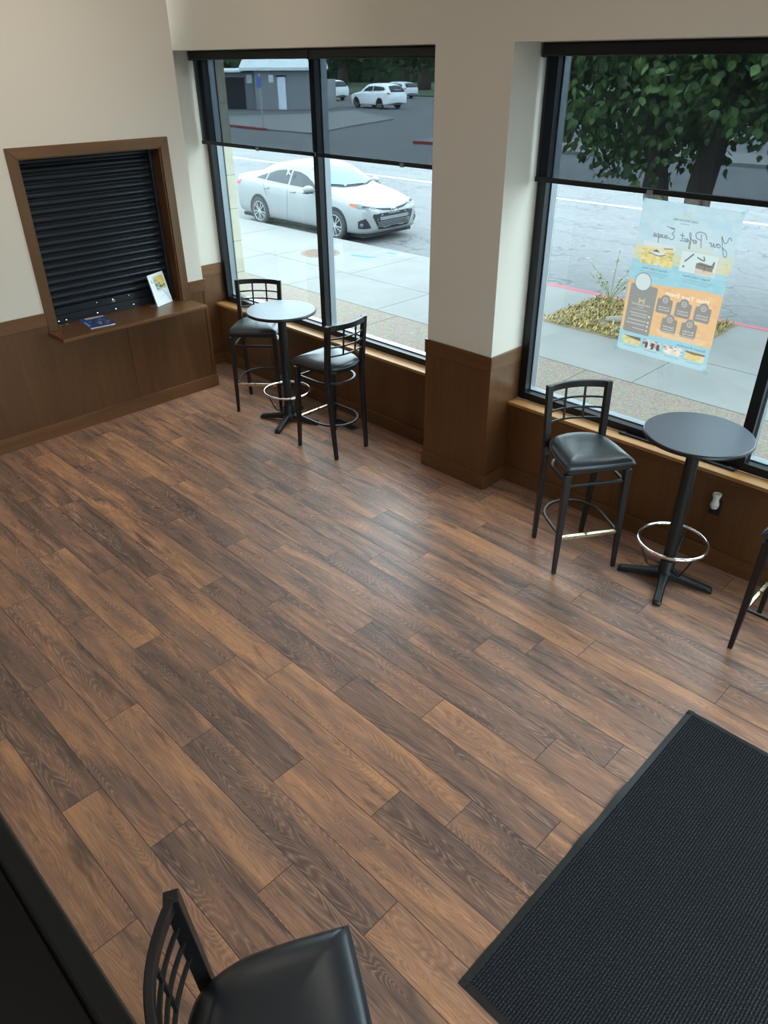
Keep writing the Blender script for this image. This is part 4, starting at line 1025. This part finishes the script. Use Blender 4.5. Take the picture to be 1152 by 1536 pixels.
class Car:
    def __init__(s, root, stations, paint):
        s.root = root
        st = catmull(stations, 6); rings = []
        for x, zb, w, zs, zt, wt, zr in st:
            half = [(0, zb), (w*.6, zb), (w*.92, zb+.02), (w*.985, zb+.09), (w, zb+.22), (w*1.0, (zb+zs)/2+.06), (w*.985, zs-.09), (w*.965, zs-.03), (w*.93, zs)]
            a = np.array((w*.93, zs)); b = np.array((wt, zr))
            for f in (.12, .4, .7): q = a+(b-a)*f; half.append((q[0]+.012*math.sin(f*math.pi), q[1]+.012*math.sin(f*math.pi)))
            half += [(wt, zr), (wt*.86, zr+(zt-zr)*.50), (wt*.55, zr+(zt-zr)*.84), (0, zt)]
            half = [tuple(h) for h in catmull(half, 2)]
            full = half+[(-y, z) for y, z in half[-2:0:-1]]
            rings.append([Vector((-x, y, z)) for y, z in full])
        mb = MB(); mb.rings(rings)
        bmesh.ops.recalc_face_normals(mb.b, faces=mb.b.faces)
        s.bvh = BVHTree.FromBMesh(mb.b)
        s.body = mb.build('body', paint, root, smooth=True)
    def patch(s, pts, name, m, off=.004, cuts=4, parent=None, both=False, thick=.0):
        """panel lying on the body surface; pts = rough 3D outline (x back from the nose)"""
        outs = []
        for sg in ((1, -1) if both else (1,)):
            b = bmesh.new(); vs = [b.verts.new(Vector((-p[0], p[1]*sg, p[2]))) for p in pts]
            es = [b.edges.new((vs[i], vs[(i+1) % len(vs)])) for i in range(len(vs))]
            bmesh.ops.subdivide_edges(b, edges=b.edges[:], cuts=2)
            bmesh.ops.triangle_fill(b, edges=b.edges[:], use_beauty=True)
            bmesh.ops.subdivide_edges(b, edges=b.edges[:], cuts=cuts, use_grid_fill=True)
            bmesh.ops.triangulate(b, faces=b.faces[:])
            for v in b.verts:
                loc, no, i, d = s.bvh.find_nearest(v.co)
                v.co = loc+no*off
            mb = MB(); mb.b.free(); mb.b = b
            outs.append(mb.build(name, m, parent or s.root, smooth=True))
        return outs[0]
    def side(s, xz, name, m, w=.9, **k): return s.patch([(x, w, z) for x, z in xz], name, m, both=True, **k)
def wheel(root, x, y, r, sg, spokes=10, rimm=None):
    wd = .205; R = Matrix.Translation((-x, y, r)) @ Matrix.Rotation(-sg*math.pi/2, 4, 'X')
    ty = sharp(MB().lathe([(r*.66, -wd/2), (r*.90, -wd/2), (r*.985, -wd*.38), (r, -wd*.2), (r, wd*.2), (r*.985, wd*.38), (r*.90, wd/2), (r*.70, wd/2), (r*.66, wd*.42)], 40, m=R).build('wheel', TYRE, root), 40)
    MB().lathe([(0, wd*.10), (r*.66, wd*.10), (r*.66, wd*.16), (0, wd*.16)], 32, m=R).build('brake_shadow_disc', TRIM, ty)
    MB().tube([R @ Vector((r*.68*math.cos(q*2*math.pi/40), r*.68*math.sin(q*2*math.pi/40), wd*.46)) for q in range(40)], r*.035, 6, loop=True).build('rim', rimm or ALLOY, ty, smooth=True)
    mb = MB()
    for k in range(spokes):
        a = 2*math.pi*(k+(.16 if k % 2 else -.16))/spokes
        mb.tube([R @ Vector((q*math.cos(a), q*math.sin(a), h_)) for q, h_ in ((r*.08, wd*.44), (r*.35, wd*.44), (r*.66, wd*.42))], 0, rect=[(r*.08, r*.06), (r*.075, r*.06), (r*.11, r*.06)])
    mb.lathe([(0, wd*.42), (r*.16, wd*.42), (r*.13, wd*.50), (0, wd*.50)], 16, m=R)
    mb.build('spokes', rimm or ALLOY, ty)
def ellipse_ring(a, b, n=24): return [(a*math.cos(q*2*math.pi/n), b*math.sin(q*2*math.pi/n)) for q in range(n)]

SLATM = mat('grey_grille_slat', srgb(62, 66, 70), .5)
def sedan():
    root = thing('sedan', 'white four door sedan parked at the curb beyond the left window', 'car', (-4.82, 7.46, -.30), 0)
    root.scale = (.96, .98, .94)
    S = [(0.00, .34, .40, .56, .60, .30, .585), (.03, .27, .58, .63, .67, .46, .655), (.10, .21, .74, .70, .74, .58, .725), (.24, .19, .825, .755, .80, .63, .785), (.5, .18, .865, .815, .875, .66, .855), (.85, .18, .885, .87, .955, .70, .93),
         (1.15, .18, .888, .915, 1.01, .72, .98), (1.35, .18, .888, .93, 1.11, .70, 1.04), (1.75, .18, .888, .945, 1.32, .625, 1.245), (2.10, .18, .888, .955, 1.435, .585, 1.375), (2.55, .18, .888, .965, 1.465, .575, 1.41), (3.05, .18, .888, .975, 1.44, .572, 1.385),
         (3.45, .18, .886, .985, 1.355, .58, 1.30), (3.85, .19, .875, 1.00, 1.205, .615, 1.15), (4.10, .20, .865, 1.01, 1.115, .655, 1.085), (4.40, .23, .84, 1.015, 1.09, .67, 1.065), (4.55, .29, .80, .995, 1.08, .66, 1.055), (4.62, .36, .72, .93, 1.0, .60, .98), (4.65, .46, .56, .78, .83, .45, .81)]
    c = Car(root, S, CARW)
    for x in (.92, 3.62):
        arch = [(x+.375*math.cos(a), .335+.375*math.sin(a)) for a in np.linspace(-.36, math.pi+.36, 22)]
        c.side(arch, 'wheel_arch', TRIM, off=.003)
        for sg in (1, -1): wheel(root, x, sg*.795, .322, sg)
    c.side([(1.56, .985), (2.50, 1.00), (2.50, 1.375), (2.25, 1.36), (2.0, 1.29), (1.75, 1.15)], 'front_door_window', CARG, .8)
    c.side([(2.56, 1.005), (3.36, 1.035), (3.34, 1.25), (3.1, 1.34), (2.85, 1.375), (2.56, 1.385)], 'rear_door_window', CARG, .8)
    c.side([(3.41, 1.04), (3.80, 1.075), (3.60, 1.18), (3.40, 1.24)], 'quarter_window', CARG, .8)
    c.patch([(1.20, 0, 1.02), (1.24, .35, 1.02), (1.40, .66, 1.03), (1.72, .60, 1.22), (2.02, .55, 1.36), (2.00, .25, 1.42), (1.99, 0, 1.425), (2.00, -.25, 1.42), (2.02, -.55, 1.36), (1.72, -.60, 1.22), (1.40, -.66, 1.03), (1.24, -.35, 1.02)], 'windshield', WIND)
    c.patch([(3.42, 0, 1.37), (3.44, .5, 1.34), (3.80, .58, 1.19), (4.02, .55, 1.12), (4.06, 0, 1.13), (4.02, -.55, 1.12), (3.80, -.58, 1.19), (3.44, -.5, 1.34)], 'rear_window', CARG)
    # seams
    def seam(pts, name='door_seam'):
        for sg in (1, -1):
            q = []
            for a, b in zip(pts[:-1], pts[1:]):
                for t_ in np.linspace(0, 1, 8):
                    p = Vector((-(a[0]+(b[0]-a[0])*t_), sg*.9, a[1]+(b[1]-a[1])*t_)); q.append(c.bvh.find_nearest(p)[0])
            MB().tube(q, .0045, 4).build(name, JOINTM, root)
    seam([(1.42, .92), (1.40, .55), (1.52, .24)]); seam([(2.53, 1.0), (2.54, .55), (2.58, .24)]); seam([(3.45, 1.02), (3.35, .80), (3.28, .70)])
    for x in (2.34, 3.30):
        for sg in (1, -1):
            MB().tube([(-x+.10, sg*.878, .875), (-x+.05, sg*.905, .880), (-x-.05, sg*.905, .882), (-x-.10, sg*.878, .879)], .014, 8).build('door_handle', CARW, root, smooth=True)
    for sg in (1, -1):
        mi = MB(); R = Matrix.Translation((-1.62, sg*1.0, 1.01)) @ Matrix.Rotation(sg*.25, 4, 'Z') @ Matrix.Diagonal((.085, .125, .075, 1))
        bmesh.ops.create_uvsphere(mi.b, u_segments=18, v_segments=12, radius=1, matrix=R); mi.tube([(-1.60, sg*.84, .97), (-1.60, sg*.95, .985)], .03, 8)
        mo = mi.build('wing_mirror', CARW, root, smooth=True)
        MB().box(-1.70, -1.54, sg*1.0-.11, sg*1.0+.11, .925, .945).build('mirror_base', TRIM, mo, bevel=.01)
    # nose
    c.patch([(.0, .0, .700), (.06, .34, .715), (.10, .52, .735), (.10, .50, .70), (.03, .30, .665), (.0, 0, .645), (.03, -.30, .665), (.10, -.50, .70), (.10, -.52, .735), (.06, -.34, .715)], 'upper_grille', TRIM, cuts=3)
    c.patch([(.10, .46, .745), (.22, .66, .785), (.50, .84, .835), (.46, .845, .79), (.26, .79, .72), (.14, .66, .665), (.09, .50, .685)], 'headlight', LAMP_, both=True, off=.006)
    c.patch([(.33, .79, .80), (.52, .85, .838), (.47, .855, .785), (.32, .82, .745)], 'turn_signal', AMBER, both=True, off=.009, cuts=2)
    c.patch([(.13, .58, .735), (.22, .70, .76), (.22, .74, .715), (.14, .63, .685)], 'headlight_core', TRIM, both=True, off=.009, cuts=2)
    c.patch([(0, 0, .585), (.06, .40, .60), (.10, .56, .605), (.12, .57, .55), (.08, .45, .32), (.03, 0, .285), (.08, -.45, .32), (.12, -.57, .55), (.10, -.56, .605), (.06, -.40, .60)], 'lower_grille', TRIM, cuts=4)
    MB().tube([c.bvh.find_nearest(Vector((-.05, y, .605)))[0]+Vector((.012, 0, 0)) for y in np.linspace(-.54, .54, 17)], .011, 6).build('grille_trim', SLATM, root, smooth=True)
    c.patch([(.02, -.42, .545), (.02, .42, .545), (.02, .40, .475), (.02, -.40, .475)], 'bumper_bar', mat('grey_bumper', srgb(92, 96, 100), .5), off=.009, cuts=3)
    for z in (.44, .41, .38, .35):
        MB().tube([c.bvh.find_nearest(Vector((-.05, y, z)))[0]+Vector((.010, 0, 0)) for y in np.linspace(-.47, .47, 15)], .007, 4).build('grille_slat', SLATM, root)
    c.patch([(.20, .66, .53), (.26, .78, .47), (.26, .78, .34), (.16, .60, .345)], 'fog_light_bezel', TRIM, both=True, off=.006, cuts=3)
    for sg in (1, -1):
        p, no, _, _ = c.bvh.find_nearest(Vector((-.21, sg*.71, .405))); R = Matrix.Translation(p+no*.008) @ no.to_track_quat('Z', 'Y').to_matrix().to_4x4()
        MB().lathe([(0, 0), (.042, 0), (.042, .012), (.03, .02), (0, .022)], 18, m=R).build('fog_light', LAMP_, root, smooth=False)
    # badge: three ovals
    p, no, _, _ = c.bvh.find_nearest(Vector((-.0, 0, .675))); R = Matrix.Translation(p+no*.016) @ Matrix.Rotation(math.pi/2, 4, 'Y') @ Matrix.Rotation(math.pi/2, 4, 'Z')
    bd = MB()
    for a, b, oy in ((.075, .052, 0), (.026, .048, .0), (.050, .020, .028)):
        bd.tube([R @ Vector((x, y+oy, 0)) for x, y in ellipse_ring(a, b)], .0075, 6, loop=True)
    bd.build('badge', CHROME, root, smooth=True)
    # lamps at the back, wipers, aerial ribbon in the rear window
    c.patch([(4.30, .83, .98), (4.52, .80, .985), (4.62, .70, .93), (4.60, .74, .84), (4.40, .84, .875)], 'tail_light', REDL, both=True, off=.006)
    for a, b in (((1.25, -.30, 1.03), (1.38, -.60, 1.045)), ((1.22, .25, 1.02), (1.24, -.22, 1.03))):
        q = [c.bvh.find_nearest(Vector((-(a[0]+(b[0]-a[0])*t_), a[1]+(b[1]-a[1])*t_, a[2]+(b[2]-a[2])*t_)))[0]+Vector((0, 0, .014)) for t_ in np.linspace(0, 1, 8)]
        MB().tube(q, .010, 6).build('wiper', TRIM, root)
    c.patch([(1.16, 0, 1.01), (1.20, .36, 1.01), (1.36, .67, 1.03), (1.41, .66, 1.03), (1.25, .35, 1.02), (1.21, 0, 1.02), (1.25, -.35, 1.02), (1.41, -.66, 1.03), (1.36, -.67, 1.03), (1.20, -.36, 1.01)], 'cowl', TRIM, off=.007, cuts=2)
    MB().tube([(-2.50+.03, -.80, 1.22), (-2.52, -.80, 1.27), (-2.55, -.79, 1.30), (-2.54, -.79, 1.33), (-2.51, -.79, 1.31), (-2.55, -.80, 1.26), (-2.59, -.80, 1.21)], .009, 5).build('ribbon_sticker', WHITEP, root)
    MB().box(-4.5, -.2, -.72, .72, .12, .20).build('underbody', TRIM, root)
sedan()

SUVS = [(0.0, .45, .60, .75, .80, .45, .78), (.1, .30, .80, .86, .92, .62, .90), (.4, .25, .90, .96, 1.03, .70, 1.0), (.9, .25, .94, 1.03, 1.12, .74, 1.09), (1.3, .25, .95, 1.07, 1.20, .76, 1.15), (1.8, .25, .95, 1.09, 1.55, .70, 1.46), (2.2, .25, .95, 1.11, 1.70, .66, 1.63),
        (2.9, .25, .95, 1.13, 1.745, .655, 1.68), (3.7, .25, .95, 1.15, 1.72, .65, 1.655), (4.4, .27, .94, 1.18, 1.64, .64, 1.57), (4.75, .32, .91, 1.16, 1.42, .66, 1.36), (4.92, .38, .86, 1.08, 1.16, .66, 1.12), (4.98, .46, .72, .85, .90, .55, .88)]
def suv(label, loc, rz, paint, group=None, pickup=False, low=False):
    r_ = thing('pickup_truck' if pickup else ('parked_car' if low else 'suv'), label, 'car', loc, rz)
    S = SUVS
    if low: S = [(x, zb-.06, w*.95, zs*.84, .84*zt if zt < 1.2 else .84*zt, wt*.95, zr*.84) for x, zb, w, zs, zt, wt, zr in SUVS]
    c = Car(r_, S, paint); k = .84 if low else 1.0
    for x in (.95, 3.85):
        c.side([(x+.42*math.cos(a), .37+.42*math.sin(a)) for a in np.linspace(-.25, math.pi+.25, 18)], 'wheel_arch', TRIM, off=.004)
        for sg in (1, -1): wheel(r_, x, sg*.84*(.95 if low else 1), .36 if not low else .33, sg, 8)
    c.side([(1.75, 1.17*k), (2.9, 1.20*k), (2.9, 1.60*k), (2.35, 1.56*k), (2.05, 1.42*k)], 'front_side_window', CARG, .8)
    c.side([(2.98, 1.20*k), (4.25, 1.26*k), (4.35, 1.40*k), (4.1, 1.54*k), (2.98, 1.61*k)], 'rear_side_window', CARG, .8)
    c.patch([(4.50, .58, 1.58*k), (4.78, .68, 1.30*k), (4.88, .66, 1.16*k), (4.90, 0, 1.16*k), (4.88, -.66, 1.16*k), (4.78, -.68, 1.30*k), (4.50, -.58, 1.58*k), (4.48, 0, 1.62*k)], 'rear_window', CARG)
    c.patch([(4.70, .90, 1.16*k), (4.90, .80, 1.12*k), (4.95, .70, 1.0*k), (4.75, .92, 1.02*k)], 'tail_light', REDL, both=True, off=.008)
    c.patch([(1.36, .6, 1.2*k), (1.95, .55, 1.54*k), (1.95, -.55, 1.54*k), (1.36, -.6, 1.2*k)], 'windshield', CARG)
    c.patch([(4.86, .60, .46), (4.96, 0, .48), (4.86, -.60, .46), (4.86, -.6, .40), (4.94, 0, .40), (4.86, .6, .40)], 'rear_valance', TRIM, cuts=2)
    return r_
# nose at local x=0, tail at -5: nose points along local +x
CARS = mat('silver_car_paint', srgb(200, 204, 208), .3, .2, .4, .2); CARP = mat('pearl_white_paint', srgb(236, 238, 240), .3, 0, .4, .2)
def park(f, tail, d, *a, **k): return f
yawS = math.atan2(.12, -.98)
sv_ = suv('white sport utility vehicle parked across the road behind the right shade of the far window', (-44.15, 43.75, -.3), yawS, CARP); sv_.scale = (1.05, 1.03, 1.0)
suv('silver sedan parked behind the white sport utility vehicle', (-56.0, 58.3, -.3), yawS, CARS, low=True)
suv('white tall vehicle half hidden by the building corner across the road', (-58.3, 50.9, -.3), yawS, CARP)

# ---------------------------------------------------------------- building across the road
BGREY = mat('grey_block_wall', srgb(150, 152, 152), .9); g = N(BGREY)
bt = g.n('ShaderNodeTexBrick'); bt.inputs['Scale'].default_value = 2.2; g.l(g.obj(), bt.inputs['Vector']); bt.inputs['Color1'].default_value = srgb(146, 148, 150); bt.inputs['Color2'].default_value = srgb(158, 160, 158); bt.inputs['Mortar'].default_value = srgb(128, 130, 132)
g.l(bt.outputs['Color'], g.b.inputs['Base Color'])
ROOFM = mat('pale_metal_roof', srgb(206, 210, 212), .5, .2); BDK = mat('dark_grey_bay_and_roof', srgb(104, 108, 112), .7)  # one darker grey for the garage bay and the house roofs
b0 = thing('block_building', 'low grey block building with a pale metal roof across the road', 'building', (-49.5, 34.6, -.3), math.radians(38))
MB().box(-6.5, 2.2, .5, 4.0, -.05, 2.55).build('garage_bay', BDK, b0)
MB().box(2.2, 7.0, .0, 4.0, -.05, 2.66).build('front_wall', BGREY, b0)
MB().box(7.0, 7.95, .6, 4.0, -.05, 2.0).build('corner_wall', BGREY, b0)
MB().prism([(-.45, 2.661), (4.4, 2.661), (4.4, 2.85), (2.0, 4.0), (-.45, 2.86)], lambda u, v, d: (d, u, v), 1.15, 7.3).build('roof', ROOFM, b0)
MB().prism([(.1, 2.551), (4.3, 2.551), (4.3, 2.8), (.1, 2.68)], lambda u, v, d: (d, u, v), -6.8, 1.14).build('roof_edge', ROOFM, b0)
dr = MB().box(4.05, 4.68, -.05, .0, .0, 2.22).build('door', mat('white_steel_door', srgb(214, 222, 232), .5), b0)
MB().box(3.95, 4.78, -.04, -.001, 2.23, 2.34).build('door_header', TRIM, dr)
MB().box(3.36, 3.74, -.03, .0, 1.84, 2.36).build('window', mat('window_white', srgb(206, 212, 214), .4), b0)
MB().box(1.45, 1.92, .46, .499, 1.8, 2.38).build('window', mat('window_pale', srgb(196, 202, 206), .4), b0)
MB().box(-1.0, 1.25, .46, .499, .0, 2.2).build('garage_door', TRIM, b0)
sg_ = thing('parking_sign', 'small blue sign on a thin grey post by the red curb across the road', 'sign', (-31.0, 23.9, -.21))
MB().tube([(0, 0, 0), (0, 0, 2.62)], .04, 8).build('post', GREYM, sg_)
MB().box(-.17, .17, -.065, -.042, 1.95, 2.45).build('panel', mat('blue_sign_face', srgb(60, 84, 170), .5), sg_)

# ---------------------------------------------------------------- far trees and houses beyond the lawn
FAR = leafmat('far_foliage', [srgb(40, 58, 34), srgb(56, 76, 44), srgb(48, 66, 40)], .8)
HOUSE = mat('far_house_wall', srgb(186, 186, 180), .8)
def far_tree(label, x, y, h, r, tr):
    t_ = thing('lawn_tree', label, 'tree', (x, y, gz(y)), group='trees on the far lawn')
    MB().tube([(0, 0, -.1), (.05, 0, h*.25), (0, .1, h*.55)], [tr*1.2, tr, tr*.7], 9).build('trunk', BARK, t_, smooth=True)
    mb = MB()
    for k in range(420):
        u = Vector((random.gauss(0, 1), random.gauss(0, 1), random.gauss(0, 1))).normalized()*random.uniform(.3, 1)**.5
        p = Vector((u.x*r, u.y*r, h*.62+u.z*h*.40))
        for q in range(3):
            d = Vector((random.gauss(0, 1), random.gauss(0, 1), random.gauss(0, 1))).normalized()
            leaf(mb, p+Vector((random.gauss(0, .3), random.gauss(0, .3), random.gauss(0, .3))), d, random.uniform(.5, .9))
    mb.build('crown', FAR, t_)
FT = [(-96, 74, 9, 3.6, .6, 'leafy lawn tree seen above the white tall vehicle across the road'), (-88, 82, 9.5, 3.8, .7, 'dark lawn tree left of the white sport utility vehicle roof'), (-77, 84, 9.5, 3.8, .6, 'dark lawn tree above the white sport utility vehicle roof'), (-66, 76, 9, 3.8, .8, 'thick trunked lawn tree above the silver sedan'), (-69, 94, 10, 4.2, .7, 'lawn tree standing furthest back beyond the silver sedan'), (-99, 92, 11, 4.6, .7, 'tall tree at the back of the lawn, far left'), (-54, 84, 10, 4.2, .7, 'lawn tree next to the pillar edge, right of the silver sedan')]
for x, y, h, r, tr, lab in FT: far_tree(lab, x, y, h, r, tr)
for i, (x, y, w_, lab) in enumerate(((-112, 100, 15, 'pale low house behind the lawn trees on the left'), (-88, 112, 15, 'pale low house behind the lawn trees on the right'))):
    hs = thing('far_house', lab, 'house', (x, y, gz(y)), math.radians(42))
    MB().box(-w_/2, w_/2, 0, 8, -.5, 2.9).build('wall', HOUSE, hs)
    MB().prism([(-.5, 2.9), (8.5, 2.9), (4, 5.2)], lambda u, v, d: (d, u, v), -w_/2-.4, w_/2+.4).build('roof', BDK, hs)
    for k in (-3, 1.5): MB().box(k, k+1.4, -.03, 0, .9, 2.1).build('window', CARG, hs)

for x, y, w_, lab in ((-112, 90, 34, 'long dark hedge along the back of the lawn on the left'), (-78, 118, 60, 'long dark hedge along the back of the lawn on the right')):
    hd = thing('far_hedge', lab, 'hedge', (x, y, gz(y)), math.radians(42))
    mb = MB()
    for k in range(2600):
        d = Vector((random.gauss(0, 1), random.gauss(0, 1), random.gauss(0, 1))).normalized()
        leaf(mb, Vector((random.uniform(-w_/2, w_/2), random.uniform(-.7, .7), random.uniform(0, 4.6))), d, random.uniform(.6, .9))
    mb.build('foliage', FAR, hd)
    MB().box(-w_/2, w_/2, -.4, .4, -.2, 4.0).build('core', FAR, hd)
